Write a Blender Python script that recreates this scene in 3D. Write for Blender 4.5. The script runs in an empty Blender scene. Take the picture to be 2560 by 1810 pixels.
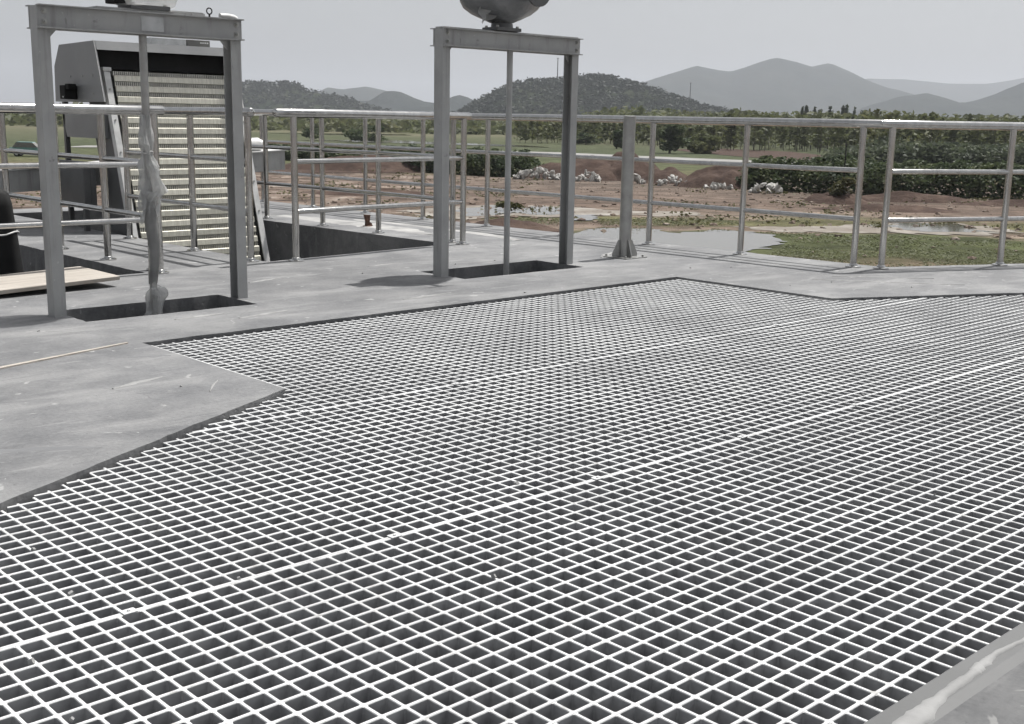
import bpy, bmesh, math, random
from mathutils import Vector, Matrix, noise
from mathutils.geometry import delaunay_2d_cdt
R = math.radians
S = bpy.context.scene
C = S.collection
random.seed(7)

# ------------------------------------------------------------------ camera
# World axes are the plant's own: x along the grating strips, y across them, away from the camera.
HEAD = -0.76048                     # the camera looks this far (rad) off the plant's y axis
CAM_H = 1.05
TURN = Matrix.Rotation(HEAD, 3, 'Z')
pit, rol = 0.20498, 0.018547
fw = Vector((0, math.cos(pit), -math.sin(pit)))
up = Vector((0, math.sin(pit), math.cos(pit)))
rx = Vector((1, 0, 0))
cx = rx * math.cos(rol) + up * math.sin(rol)
cy = -rx * math.sin(rol) + up * math.cos(rol)
cam_d = bpy.data.cameras.new('camera'); cam = bpy.data.objects.new('camera', cam_d); C.objects.link(cam)
cx, cy, fw = TURN @ cx, TURN @ cy, TURN @ fw
cam.matrix_world = Matrix(((cx.x, cy.x, -fw.x, 0), (cx.y, cy.y, -fw.y, 0), (cx.z, cy.z, -fw.z, CAM_H), (0, 0, 0, 1)))
cam_d.sensor_width = 36; cam_d.lens = 2948.8 / 2560 * 36
cam_d.clip_start = 0.05; cam_d.clip_end = 30000
S.camera = cam

# ------------------------------------------------------------------ light
YAW = 0.0
SUN_EL, SUN_AZ = R(66), R(2)        # the sun stands along the plant's x axis
to_sun = Vector((math.cos(SUN_AZ) * math.cos(SUN_EL), math.sin(SUN_AZ) * math.cos(SUN_EL), math.sin(SUN_EL)))
W = bpy.data.worlds.new('World'); S.world = W; W.use_nodes = True
wn = W.node_tree; wn.nodes.clear()
sky = wn.nodes.new('ShaderNodeTexSky'); sky.sky_type = 'NISHITA'; sky.sun_disc = False
sky.sun_elevation = SUN_EL; sky.sun_rotation = math.atan2(to_sun.x, to_sun.y)
sky.dust_density = 3.0; sky.air_density = 1.0; sky.ozone_density = 1.0
hs = wn.nodes.new('ShaderNodeHueSaturation'); hs.inputs['Saturation'].default_value = 0.20
bg = wn.nodes.new('ShaderNodeBackground'); bg.inputs[1].default_value = 0.072
wo = wn.nodes.new('ShaderNodeOutputWorld')
tcw = wn.nodes.new('ShaderNodeTexCoord'); mpw = wn.nodes.new('ShaderNodeMapping'); mpw.inputs['Scale'].default_value = (1, 1, 3.5)   # thin high cloud, all round
cl = wn.nodes.new('ShaderNodeTexNoise'); cl.inputs['Scale'].default_value = 2.2; cl.inputs['Detail'].default_value = 6; cl.inputs['Roughness'].default_value = 0.55
clr = wn.nodes.new('ShaderNodeMapRange'); clr.inputs['From Min'].default_value = 0.3; clr.inputs['From Max'].default_value = 0.7; clr.inputs['To Min'].default_value = 0.93; clr.inputs['To Max'].default_value = 1.07
mul = wn.nodes.new('ShaderNodeVectorMath'); mul.operation = 'SCALE'
wn.links.new(tcw.outputs['Generated'], mpw.inputs[0]); wn.links.new(mpw.outputs[0], cl.inputs['Vector']); wn.links.new(cl.outputs['Fac'], clr.inputs[0])
wn.links.new(sky.outputs[0], hs.inputs['Color']); wn.links.new(hs.outputs[0], mul.inputs[0]); wn.links.new(clr.outputs[0], mul.inputs['Scale']); wn.links.new(mul.outputs[0], bg.inputs[0]); wn.links.new(bg.outputs[0], wo.inputs[0])
sd = bpy.data.lights.new('sun', 'SUN'); sun = bpy.data.objects.new('sun', sd); C.objects.link(sun)
sd.energy = 3.7; sd.angle = R(0.9); sd.color = (1.0, 0.98, 0.95)
sun.rotation_euler = (-to_sun).to_track_quat('-Z', 'Y').to_euler()
S.view_settings.view_transform = 'Standard'; S.view_settings.look = 'None'
S.view_settings.exposure = 0.75; S.view_settings.gamma = 1.0; S.view_settings.use_curve_mapping = False
S.render.engine = 'CYCLES'
S.cycles.use_denoising = True
S.cycles.use_adaptive_sampling = True; S.cycles.adaptive_threshold = 0.03
S.cycles.max_bounces = 5; S.cycles.diffuse_bounces = 2; S.cycles.glossy_bounces = 3; S.cycles.transmission_bounces = 3
S.cycles.sample_clamp_indirect = 6

# ------------------------------------------------------------------ helpers
def site(a, v, z=0.0):
    c, s = math.cos(YAW), math.sin(YAW)
    return Vector((a * c - v * s, a * s + v * c, z))

def tag(o, label=None, cat=None, group=None, kind=None):
    if label: o['label'] = label
    if cat: o['category'] = cat
    if group: o['group'] = group
    if kind: o['kind'] = kind
    return o

def thing(name, label, cat, loc=(0, 0, 0), rz=0.0, group=None):
    o = bpy.data.objects.new(name, None); C.objects.link(o)
    o.location = loc; o.rotation_euler = (0, 0, rz); o.empty_display_size = 0.1
    return tag(o, label, cat, group)

def mesh_of(bm, name, m, smooth=None):
    bmesh.ops.recalc_face_normals(bm, faces=bm.faces[:])
    me = bpy.data.meshes.new(name); bm.to_mesh(me); bm.free()
    me.materials.append(m)
    if smooth is not None:
        for p in me.polygons: p.use_smooth = True
        try: me.set_sharp_from_angle(angle=R(smooth))
        except Exception: pass
    return me

def obj(name, bm, m, parent=None, loc=(0, 0, 0), rot=(0, 0, 0), smooth=None):
    me = bm if isinstance(bm, bpy.types.Mesh) else mesh_of(bm, name, m, smooth)
    o = bpy.data.objects.new(name, me); C.objects.link(o)
    o.location = loc; o.rotation_euler = rot
    if parent: o.parent = parent
    return o

def struct(name, bm, m, parent=None, **k):
    o = obj(name, bm, m, parent, **k)
    if not parent: o['kind'] = 'structure'
    return o

def box(bm, x0, x1, y0, y1, z0, z1, bev=0.0):
    vs = [bm.verts.new((x, y, z)) for z in (z0, z1) for y in (y0, y1) for x in (x0, x1)]
    fs = [(0, 1, 3, 2), (4, 6, 7, 5), (0, 4, 5, 1), (1, 5, 7, 3), (3, 7, 6, 2), (2, 6, 4, 0)]
    F = [bm.faces.new([vs[i] for i in f]) for f in fs]
    if bev > 0:
        es = list({e for f in F for e in f.edges})
        bmesh.ops.bevel(bm, geom=es, offset=bev, segments=2, affect='EDGES', profile=0.7)
    return bm

def tube(bm, p, q, r, r2=None, n=14, cap=True):
    p, q = Vector(p), Vector(q); d = (q - p).normalized()
    u = d.orthogonal().normalized(); w = d.cross(u); r2 = r if r2 is None else r2
    A, B = [], []
    for i in range(n):
        t = 2 * math.pi * i / n; e = u * math.cos(t) + w * math.sin(t)
        A.append(bm.verts.new(p + e * r)); B.append(bm.verts.new(q + e * r2))
    for i in range(n):
        j = (i + 1) % n; bm.faces.new((A[i], A[j], B[j], B[i]))
    if cap: bm.faces.new(A[::-1]); bm.faces.new(B)
    return bm

def path_tube(bm, pts, r, n=10):
    rings = []
    for k, p in enumerate(pts):
        p = Vector(p); a = Vector(pts[max(k - 1, 0)]); b = Vector(pts[min(k + 1, len(pts) - 1)])
        d = (b - a).normalized(); u = d.cross(Vector((0.31, 0.2, 0.93))).normalized(); w = d.cross(u)
        rings.append([bm.verts.new(p + (u * math.cos(2 * math.pi * i / n) + w * math.sin(2 * math.pi * i / n)) * r) for i in range(n)])
    for A, B in zip(rings, rings[1:]):
        for i in range(n): j = (i + 1) % n; bm.faces.new((A[i], A[j], B[j], B[i]))
    bm.faces.new(rings[0][::-1]); bm.faces.new(rings[-1])
    return bm

def lathe(bm, prof, n=24, mod=None, cap=True):
    rings = []
    for z, r in prof:
        ring = []
        for i in range(n):
            t = 2 * math.pi * i / n
            p = Vector((math.cos(t) * r, math.sin(t) * r, z))
            if mod: p = mod(p, t, z, r)
            ring.append(bm.verts.new(p))
        rings.append(ring)
    for A, B in zip(rings, rings[1:]):
        for i in range(n): j = (i + 1) % n; bm.faces.new((A[i], A[j], B[j], B[i]))
    if cap: bm.faces.new(rings[0][::-1]); bm.faces.new(rings[-1])
    return bm

def prism(bm, poly, axis, t0, t1):
    def P(p, t):
        return {'x': (t, p[0], p[1]), 'y': (p[0], t, p[1]), 'z': (p[0], p[1], t)}[axis]
    A = [bm.verts.new(P(p, t0)) for p in poly]; B = [bm.verts.new(P(p, t1)) for p in poly]
    n = len(poly); bm.faces.new(A[::-1]); bm.faces.new(B)
    for i in range(n): j = (i + 1) % n; bm.faces.new((A[i], A[j], B[j], B[i]))
    return bm

BM = bmesh.new
def nvec(p):
    return Vector((noise.noise(p), noise.noise(p + Vector((31.7, 11.3, 5.1))), noise.noise(p + Vector((-17.9, 43.1, 23.3)))))
def inside(p, poly):
    c = False; n = len(poly)
    for i in range(n):
        (x0, y0), (x1, y1) = poly[i], poly[i - 1]
        if (y0 > p[1]) != (y1 > p[1]) and p[0] < (x1 - x0) * (p[1] - y0) / (y1 - y0) + x0: c = not c
    return c

def fill(loops):
    """triangles of the area inside loops[0] and outside the other loops"""
    pts, eds = [], []
    for l in loops:
        k = len(pts); n = len(l); pts += [Vector((p[0], p[1])) for p in l]; eds += [(k + i, k + (i + 1) % n) for i in range(n)]
    V, _, F, *_r = delaunay_2d_cdt(pts, eds, [], 0, 1e-6)
    out = []
    for f in F:
        c = sum((V[i] for i in f), Vector((0, 0))) / len(f)
        if inside((c.x, c.y), loops[0]) and not any(inside((c.x, c.y), h) for h in loops[1:]): out.append(tuple(f))
    return V, out

# ------------------------------------------------------------------ materials
def nt(name):
    m = bpy.data.materials.new(name); m.use_nodes = True; t = m.node_tree
    return m, t, t.nodes['Principled BSDF']

def N(t, kind, **kw):
    n = t.nodes.new('ShaderNode' + kind)
    for k, v in kw.items():
        if k in n.inputs.keys(): n.inputs[k].default_value = v
        else: setattr(n, k, v)
    return n

def coords(t, kind='Object', scale=(1, 1, 1), rot=(0, 0, 0)):
    tc = N(t, 'NewGeometry') if kind == 'Position' else N(t, 'TexCoord'); mp = N(t, 'Mapping'); mp.inputs['Scale'].default_value = scale; mp.inputs['Rotation'].default_value = rot
    t.links.new(tc.outputs[kind], mp.inputs[0]); return mp.outputs[0]

def ramp(t, src, stops, interp='LINEAR'):
    r = N(t, 'ValToRGB'); e = r.color_ramp.elements; r.color_ramp.interpolation = interp
    while len(e) < len(stops): e.new(0.5)
    for el, (p, c) in zip(e, stops):
        el.position = p; el.color = (*c, 1) if len(c) == 3 else c
    t.links.new(src, r.inputs[0]); return r.outputs[0]

def g3(v): return (v, v, v)

def noise_n(t, vec, scale, detail=5, rough=0.55, dist=0.0):
    n = N(t, 'TexNoise', Scale=scale, Detail=detail, Roughness=rough, Distortion=dist); t.links.new(vec, n.inputs['Vector']); return n.outputs['Fac']

def mixc(t, fac, a, b, mode='MIX'):
    m = N(t, 'Mix', data_type='RGBA', blend_type=mode)
    for sock, v in ((0, fac), (6, a), (7, b)):
        if isinstance(v, (int, float)): m.inputs[sock].default_value = v
        elif isinstance(v, tuple): m.inputs[sock].default_value = (*v, 1) if len(v) == 3 else v
        else: t.links.new(v, m.inputs[sock])
    return m.outputs[2]

def bump(t, p, src, strength, dist=0.01):
    b = N(t, 'Bump', Strength=strength, Distance=dist); t.links.new(src, b.inputs['Height']); t.links.new(b.outputs[0], p.inputs['Normal'])

def mat(name, c1, c2, scale=6, rough=0.6, metal=0.0, bmp=0.0, bscale=40, bdist=0.005, stretch=(1, 1, 1), rvar=0.08, lo=0.35, hi=0.65, spec=0.5, kind='Object'):
    m, t, p = nt(name); v = coords(t, kind, stretch)
    n = noise_n(t, v, scale, 7)
    t.links.new(ramp(t, n, [(lo, c1), (hi, c2)]), p.inputs['Base Color'])
    r = N(t, 'MapRange'); r.inputs['To Min'].default_value = max(0.02, rough - rvar); r.inputs['To Max'].default_value = min(1, rough + rvar)
    t.links.new(n, r.inputs[0]); t.links.new(r.outputs[0], p.inputs['Roughness'])
    p.inputs['Metallic'].default_value = metal; p.inputs['Specular IOR Level'].default_value = spec
    if bmp: bump(t, p, noise_n(t, v, bscale, 6), bmp, bdist)
    return m

def concrete():
    m, t, p = nt('deck_concrete'); v = coords(t); vs = coords(t, 'Object', (0.8, 2.6, 1), (0, 0, 0.5))
    big = noise_n(t, v, 0.55, 5, 0.6); mid = noise_n(t, v, 2.3, 8, 0.65); fine = noise_n(t, v, 60, 4)
    base = ramp(t, mid, [(0.37, (0.098, 0.101, 0.107)), (0.5, (0.160, 0.162, 0.166)), (0.61, (0.225, 0.226, 0.226))])
    tone = ramp(t, big, [(0.36, g3(0.78)), (0.60, g3(1.14))])
    c = mixc(t, 1.0, base, tone, 'MULTIPLY')
    sw = noise_n(t, vs, 1.3, 9, 0.66, 0.8)                       # trowel sweeps
    c = mixc(t, ramp(t, sw, [(0.50, g3(0)), (0.66, g3(0.75))]), c, (0.30, 0.30, 0.297))
    vt = coords(t, 'Object', (1.0, 4.5, 1), (0, 0, -0.35)); sw2 = noise_n(t, vt, 2.6, 8, 0.6, 0.4)
    c = mixc(t, ramp(t, sw2, [(0.58, g3(0)), (0.70, g3(0.6))]), c, (0.36, 0.36, 0.355))
    dk = noise_n(t, vs, 1.1, 5, 0.55, 1.6)
    c = mixc(t, ramp(t, dk, [(0.56, g3(0)), (0.66, g3(0.55))]), c, (0.112, 0.115, 0.12))
    sp = noise_n(t, v, 9.0, 3, 0.5, 1.0)
    c = mixc(t, ramp(t, sp, [(0.685, g3(0)), (0.71, g3(0.8))]), c, (0.42, 0.42, 0.41))
    cr = N(t, 'TexVoronoi', Scale=1.15); cr.feature = 'DISTANCE_TO_EDGE'; ds = N(t, 'Mix', data_type='VECTOR'); ds.inputs[0].default_value = 0.12
    nv = N(t, 'TexNoise', Scale=3.0, Detail=5.0); t.links.new(v, nv.inputs['Vector']); t.links.new(v, ds.inputs[4]); t.links.new(nv.outputs['Color'], ds.inputs[5]); t.links.new(ds.outputs[1], cr.inputs['Vector'])
    msk = N(t, 'Math', operation='MULTIPLY'); t.links.new(ramp(t, cr.outputs['Distance'], [(0.0, g3(1)), (0.004, g3(0))]), msk.inputs[0]); t.links.new(ramp(t, big, [(0.5, g3(0)), (0.58, g3(0.7))]), msk.inputs[1])
    c = mixc(t, msk.outputs[0], c, (0.09, 0.09, 0.092))          # hairline cracks
    c = mixc(t, 0.30, c, ramp(t, fine, [(0.3, g3(0.11)), (0.7, g3(0.26))]))
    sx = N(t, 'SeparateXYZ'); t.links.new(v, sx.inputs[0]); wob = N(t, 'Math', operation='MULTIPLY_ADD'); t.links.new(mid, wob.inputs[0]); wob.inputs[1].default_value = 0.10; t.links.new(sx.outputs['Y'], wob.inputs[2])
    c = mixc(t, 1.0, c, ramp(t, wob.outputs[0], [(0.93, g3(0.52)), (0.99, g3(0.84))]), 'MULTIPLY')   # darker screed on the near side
    t.links.new(c, p.inputs['Base Color']); p.inputs['Roughness'].default_value = 0.72
    ad = N(t, 'Math', operation='MULTIPLY_ADD'); t.links.new(mid, ad.inputs[0]); ad.inputs[1].default_value = 3.0; t.links.new(fine, ad.inputs[2])
    pore = N(t, 'TexVoronoi', Scale=34.0); t.links.new(v, pore.inputs['Vector']); pr = N(t, 'Math', operation='MULTIPLY_ADD'); t.links.new(ramp(t, pore.outputs['Distance'], [(0.05, g3(0)), (0.16, g3(1))]), pr.inputs[0]); pr.inputs[1].default_value = 0.8; t.links.new(ad.outputs[0], pr.inputs[2])
    bump(t, p, pr.outputs[0], 0.5, 0.004)
    return m

M = {}
M['concrete'] = concrete()
M['damp'] = mat('damp_concrete', (0.125, 0.127, 0.131), (0.155, 0.157, 0.160), 5, 0.6)
M['wash'] = mat('dried_lime_wash', (0.19, 0.189, 0.186), (0.40, 0.395, 0.38), 3.2, 0.85, lo=0.3, hi=0.7)
M['coping'] = mat('coping_concrete', (0.088, 0.089, 0.088), (0.108, 0.109, 0.108), 3, 0.5, bmp=0.08)
M['streak'] = mat('dry_cement', (0.19, 0.19, 0.187), (0.29, 0.29, 0.285), 14, 0.85)
M['mortar'] = mat('mortar', (0.20, 0.20, 0.197), (0.27, 0.27, 0.266), 9, 0.8, bmp=0.5, bscale=30, bdist=0.004)
M['shaded_side'] = mat('grating_side_shaded', (0.25, 0.252, 0.258), (0.40, 0.402, 0.406), 16, 0.5, bmp=0.15, bscale=90, bdist=0.002, kind='Position')  # sides darkened: shade inside the mesh cells is put into the colour
def lit_top():  # paler tone for upward faces, their sunlit look put into the colour
    m, t, p = nt('grating_top_lit'); v = coords(t, 'Position')
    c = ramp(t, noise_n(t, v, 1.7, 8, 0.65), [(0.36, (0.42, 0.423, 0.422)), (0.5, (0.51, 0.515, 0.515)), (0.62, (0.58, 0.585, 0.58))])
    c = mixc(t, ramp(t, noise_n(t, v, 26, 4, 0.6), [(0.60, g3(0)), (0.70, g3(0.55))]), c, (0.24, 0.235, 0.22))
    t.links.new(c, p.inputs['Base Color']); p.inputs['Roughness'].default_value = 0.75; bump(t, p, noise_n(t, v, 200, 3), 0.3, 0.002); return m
M['lit_top'] = lit_top()
M['inox'] = mat('stainless_tube', (0.44, 0.436, 0.425), (0.54, 0.535, 0.52), 8, 0.17, metal=1.0, stretch=(3, 3, 0.6))
M['inox_dull'] = mat('dull_steel_plate', (0.30, 0.298, 0.29), (0.40, 0.398, 0.385), 9, 0.38, metal=0.85, bmp=0.06)
def paint():
    m, t, p = nt('grey_primer_paint'); v = coords(t); vs = coords(t, 'Object', (9, 9, 0.8)); n = noise_n(t, v, 4, 7)
    c = ramp(t, n, [(0.36, (0.30, 0.303, 0.30)), (0.64, (0.375, 0.377, 0.37))])
    c = mixc(t, ramp(t, noise_n(t, vs, 2.2, 7, 0.65), [(0.52, g3(0)), (0.68, g3(0.5))]), c, (0.17, 0.165, 0.155))
    c = mixc(t, ramp(t, noise_n(t, v, 11, 6, 0.7, 0.6), [(0.63, g3(0)), (0.70, g3(0.6))]), c, (0.13, 0.125, 0.118))
    c = mixc(t, ramp(t, noise_n(t, v, 45, 3, 0.5), [(0.69, g3(0)), (0.73, g3(0.7))]), c, (0.46, 0.46, 0.45))
    t.links.new(c, p.inputs['Base Color']); p.inputs['Roughness'].default_value = 0.45; bump(t, p, noise_n(t, v, 70, 5), 0.10, 0.003); return m
M['paint'] = paint()
M['paint_dk'] = mat('dark_grey_paint', (0.075, 0.077, 0.078), (0.110, 0.112, 0.112), 5, 0.45, bmp=0.05)
M['hood'] = mat('hood_grey_paint', (0.20, 0.204, 0.206), (0.24, 0.244, 0.244), 3, 0.38, bmp=0.03)
M['white_paint'] = mat('white_frame_paint', (0.50, 0.50, 0.49), (0.66, 0.66, 0.645), 9, 0.45, bmp=0.08)
M['black'] = mat('black_rubber', (0.008, 0.008, 0.008), (0.016, 0.016, 0.016), 6, 0.75, spec=0.25, bmp=0.2, bscale=18)
M['dark'] = mat('dark_backing', (0.12, 0.118, 0.11), (0.18, 0.178, 0.165), 6, 0.6)
M['film'] = mat('plastic_film', (0.33, 0.335, 0.33), (0.50, 0.505, 0.50), 10, 0.28, bmp=0.5, bscale=14, bdist=0.02)
def film_mat():
    m, t, p = nt('clear_plastic_film'); v = coords(t); n = noise_n(t, v, 9, 5)
    t.links.new(ramp(t, n, [(0.35, (0.55, 0.555, 0.55)), (0.65, (0.80, 0.805, 0.80))]), p.inputs['Base Color']); p.inputs['Roughness'].default_value = 0.22
    bump(t, p, noise_n(t, v, 16, 6, 0.6, 1.0), 0.7, 0.02)
    tl = N(t, 'BsdfTranslucent'); tl.inputs[0].default_value = (0.7, 0.7, 0.69, 1); tp = N(t, 'BsdfTransparent')
    m1 = N(t, 'MixShader'); m1.inputs[0].default_value = 0.4; m2 = N(t, 'MixShader'); m2.inputs[0].default_value = 0.40
    t.links.new(p.outputs[0], m1.inputs[1]); t.links.new(tl.outputs[0], m1.inputs[2]); t.links.new(m1.outputs[0], m2.inputs[1]); t.links.new(tp.outputs[0], m2.inputs[2])
    t.links.new(m2.outputs[0], t.nodes['Material Output'].inputs[0]); return m
M['film'] = film_mat()
M['film_dk'] = mat('grey_wrapping_film', (0.13, 0.135, 0.14), (0.22, 0.225, 0.23), 5, 0.30, bmp=0.6, bscale=9, bdist=0.03)
M['film_sl'] = mat('grey_film_sleeve', (0.30, 0.30, 0.295), (0.44, 0.44, 0.43), 8, 0.3, bmp=0.4, bscale=12, bdist=0.015)
M['cream'] = mat('rake_plate_steel', (0.60, 0.58, 0.49), (0.76, 0.74, 0.64), 7, 0.38, metal=0.15, bmp=0.1, stretch=(8, 1, 1))
M['tooth'] = mat('rake_tooth_steel', (0.44, 0.43, 0.39), (0.62, 0.61, 0.56), 14, 0.45, metal=0.1)
M['wood'] = mat('raw_plank', (0.29, 0.26, 0.225), (0.42, 0.385, 0.34), 5, 0.75, bmp=0.4, bscale=22, bdist=0.004, stretch=(0.5, 7, 7))
M['rust'] = mat('rusty_iron', (0.06, 0.03, 0.02), (0.12, 0.06, 0.04), 30, 0.85, bmp=0.6)
M['plate'] = mat('blank_nameplate', (0.40, 0.41, 0.41), (0.52, 0.53, 0.53), 14, 0.35, metal=0.3)
M['bolt'] = mat('zinc_bolt', (0.30, 0.30, 0.29), (0.42, 0.42, 0.40), 30, 0.4, metal=0.6)

def soil_mat(name, cols, scale, bm=0.8, bs=3.0, bd=0.15):
    m, t, p = nt(name); v = coords(t)
    n = noise_n(t, v, scale, 9, 0.65)
    t.links.new(ramp(t, n, [(0.3, cols[0]), (0.5, cols[1]), (0.7, cols[2])]), p.inputs['Base Color'])
    p.inputs['Roughness'].default_value = 0.95; p.inputs['Specular IOR Level'].default_value = 0.15
    bump(t, p, noise_n(t, v, bs, 9, 0.7), bm, bd); return m
M['mound'] = soil_mat('dug_earth', ((0.036, 0.024, 0.019), (0.062, 0.041, 0.033), (0.105, 0.074, 0.058)), 0.8)
M['rubble'] = soil_mat('broken_concrete', ((0.22, 0.21, 0.20), (0.40, 0.39, 0.37), (0.55, 0.54, 0.51)), 1.2, 0.4, 6, 0.03)
M['clod'] = soil_mat('soil_clods', ((0.10, 0.072, 0.06), (0.16, 0.125, 0.10), (0.28, 0.245, 0.21)), 0.6, 0.4, 5, 0.03)

def leaf_mat(name, cs, scale=0.35, k=0.6, tl=0.3):
    m, t, p = nt(name); v = coords(t)
    n = noise_n(t, v, scale, 4, 0.6); n2 = noise_n(t, v, scale * 14, 2)
    c = ramp(t, n, [(0.32, cs[0]), (0.5, cs[1]), (0.70, cs[2])])
    c = mixc(t, k, c, ramp(t, n2, [(0.3, g3(0.45)), (0.7, g3(1.5))]), 'MULTIPLY')
    t.links.new(c, p.inputs['Base Color']); p.inputs['Roughness'].default_value = 0.6; p.inputs['Specular IOR Level'].default_value = 0.25
    tr = N(t, 'BsdfTranslucent'); t.links.new(c, tr.inputs[0]); mx = N(t, 'MixShader'); mx.inputs[0].default_value = tl
    t.links.new(p.outputs[0], mx.inputs[1]); t.links.new(tr.outputs[0], mx.inputs[2])
    t.links.new(mx.outputs[0], t.nodes['Material Output'].inputs[0]); return m
M['scrub'] = leaf_mat('scrub_leaves', ((0.042, 0.060, 0.034), (0.070, 0.092, 0.045), (0.110, 0.128, 0.058)), 0.5, 0.45, 0.36)
M['grassleaf'] = leaf_mat('grass_blades', ((0.095, 0.105, 0.052), (0.110, 0.120, 0.058), (0.130, 0.130, 0.070)), 0.4)
M['treeleaf'] = leaf_mat('plantation_leaves', ((0.075, 0.088, 0.042), (0.100, 0.112, 0.050), (0.140, 0.140, 0.062)), 0.10, 0.3, 0.42)
M['darkleaf'] = leaf_mat('evergreen_leaves', ((0.055, 0.070, 0.046), (0.074, 0.090, 0.054), (0.100, 0.115, 0.064)), 0.3, 0.35, 0.4)
M['hillleaf'] = leaf_mat('hill_leaves', ((0.020, 0.028, 0.020), (0.028, 0.037, 0.026), (0.040, 0.048, 0.033)), 0.03, 0.25)
M['weed'] = leaf_mat('dry_weeds', ((0.06, 0.06, 0.028), (0.09, 0.09, 0.038), (0.13, 0.12, 0.06)), 0.5)
M['bark'] = mat('bark', (0.05, 0.042, 0.034), (0.09, 0.075, 0.06), 4, 0.9)

def water_mat():
    m, t, p = nt('still_water'); v = coords(t)
    p.inputs['Base Color'].default_value = (0.10, 0.092, 0.075, 1); p.inputs['Roughness'].default_value = 0.06
    p.inputs['IOR'].default_value = 1.45; p.inputs['Specular IOR Level'].default_value = 0.7
    bump(t, p, noise_n(t, v, 1.2, 3), 0.02, 0.02); return m
M['water'] = water_mat()
M['road'] = soil_mat('pale_road', ((0.20, 0.195, 0.185), (0.25, 0.245, 0.235), (0.31, 0.305, 0.29)), 0.3, 0.1, 4, 0.01)
M['mud'] = soil_mat('pale_dried_mud', ((0.135, 0.112, 0.092), (0.20, 0.18, 0.155), (0.32, 0.30, 0.27)), 0.5, 0.3, 4, 0.03)

def ground_mat():
    m, t, p = nt('ground_soil'); tc = N(t, 'TexCoord'); v = tc.outputs['Object']
    sep = N(t, 'SeparateXYZ'); t.links.new(v, sep.inputs[0])
    n1 = noise_n(t, v, 0.09, 7, 0.6); n2 = noise_n(t, v, 0.5, 9, 0.68); n3 = noise_n(t, v, 0.012, 6, 0.6)
    def madd(a, k, b):
        q = N(t, 'Math', operation='MULTIPLY_ADD'); q.inputs[1].default_value = k
        t.links.new(a, q.inputs[0])
        if isinstance(b, (int, float)): q.inputs[2].default_value = b
        else: t.links.new(b, q.inputs[2])
        return q.outputs[0]
    y = madd(n1, 16, sep.outputs['Y'])                 # wobbling distance from the deck
    r = N(t, 'MapRange'); r.inputs['From Min'].default_value = 40; r.inputs['From Max'].default_value = 240; t.links.new(y, r.inputs[0])
    def q(d): return (d + 8 - 40) / 200
    red = (0.128, 0.096, 0.077); tan = (0.19, 0.15, 0.118); grs = (0.068, 0.074, 0.036); olv = (0.082, 0.088, 0.046); olv2 = (0.062, 0.072, 0.040)
    zone = ramp(t, r.outputs[0], [(q(37), tan), (q(43), (0.13, 0.10, 0.07)), (q(46), grs), (q(53.5), (0.066, 0.076, 0.034)), (q(55.5), tan), (q(57), red), (q(59), (0.10, 0.095, 0.05)), (q(62.5), (0.10, 0.095, 0.05)), (q(65), tan), (q(70), red), (q(101), (0.122, 0.099, 0.082)), (q(108), (0.115, 0.105, 0.06)), (q(125), olv), (q(170), olv2)])
    soil = ramp(t, n2, [(0.33, (0.078, 0.056, 0.047)), (0.46, red), (0.57, (0.162, 0.126, 0.102)), (0.68, (0.24, 0.215, 0.19))])
    xl = N(t, 'MapRange'); xl.inputs['From Min'].default_value = -4; xl.inputs['From Max'].default_value = 3; t.links.new(madd(n1, 6, sep.outputs['X']), xl.inputs[0])
    near = N(t, 'MapRange'); near.inputs['From Min'].default_value = 104; near.inputs['From Max'].default_value = 122; t.links.new(y, near.inputs[0])
    mxm = N(t, 'Math', operation='MAXIMUM'); t.links.new(xl.outputs[0], mxm.inputs[0]); t.links.new(near.outputs[0], mxm.inputs[1])
    c = mixc(t, mxm.outputs[0], soil, zone)
    c = mixc(t, 0.8, c, ramp(t, n2, [(0.34, g3(0.5)), (0.5, g3(1.0)), (0.64, g3(1.5))]), 'MULTIPLY')
    st = coords(t, 'Object', (0.12, 1.0, 1)); n4 = noise_n(t, st, 0.55, 7, 0.65)
    c = mixc(t, 0.7, c, ramp(t, n4, [(0.36, g3(0.62)), (0.5, g3(1.0)), (0.64, g3(1.35))]), 'MULTIPLY')
    far = ramp(t, n3, [(0.3, (0.05, 0.06, 0.034)), (0.48, (0.085, 0.09, 0.05)), (0.6, (0.13, 0.12, 0.08)), (0.75, (0.06, 0.07, 0.036))])
    fr = N(t, 'MapRange'); fr.inputs['From Min'].default_value = 190; fr.inputs['From Max'].default_value = 330; t.links.new(y, fr.inputs[0])
    c = mixc(t, fr.outputs[0], c, far)
    t.links.new(c, p.inputs['Base Color']); p.inputs['Roughness'].default_value = 0.95; p.inputs['Specular IOR Level'].default_value = 0.1
    bump(t, p, n2, 0.9, 0.6); return m
M['ground'] = ground_mat()

# ================================================================== SETTING
GZ = -4.0
def ground():
    bm = BM()
    ys = [-300, -60, 0, 20, 30] + [30 + 1.6 * i for i in range(1, 60)] + [130, 145, 170, 210, 280, 400, 700, 1200, 2200, 4000, 7500, 12000]
    def gx(y):
        lim = max(60, abs(y) * 1.2)
        return [-lim * 2.5, -lim] + [-lim * 0.6 + lim * 1.2 * i / 70 for i in range(71)] + [lim, lim * 2.5]
    rows = []
    for y in ys:
        rows.append([bm.verts.new((x, y, (0.022 * noise.noise(Vector((x * 0.22, y * 0.22, 3))) + 0.014 * noise.noise(Vector((x * 0.9, y * 0.9, 1))) if 30 < y < 128 else 0))) for x in gx(y)])
    for A, B in zip(rows, rows[1:]):
        for i in range(len(A) - 1): bm.faces.new((A[i], A[i + 1], B[i + 1], B[i]))
    return struct('ground', bm, M['ground'], loc=(0, 0, GZ), smooth=180)
ground()

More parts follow.
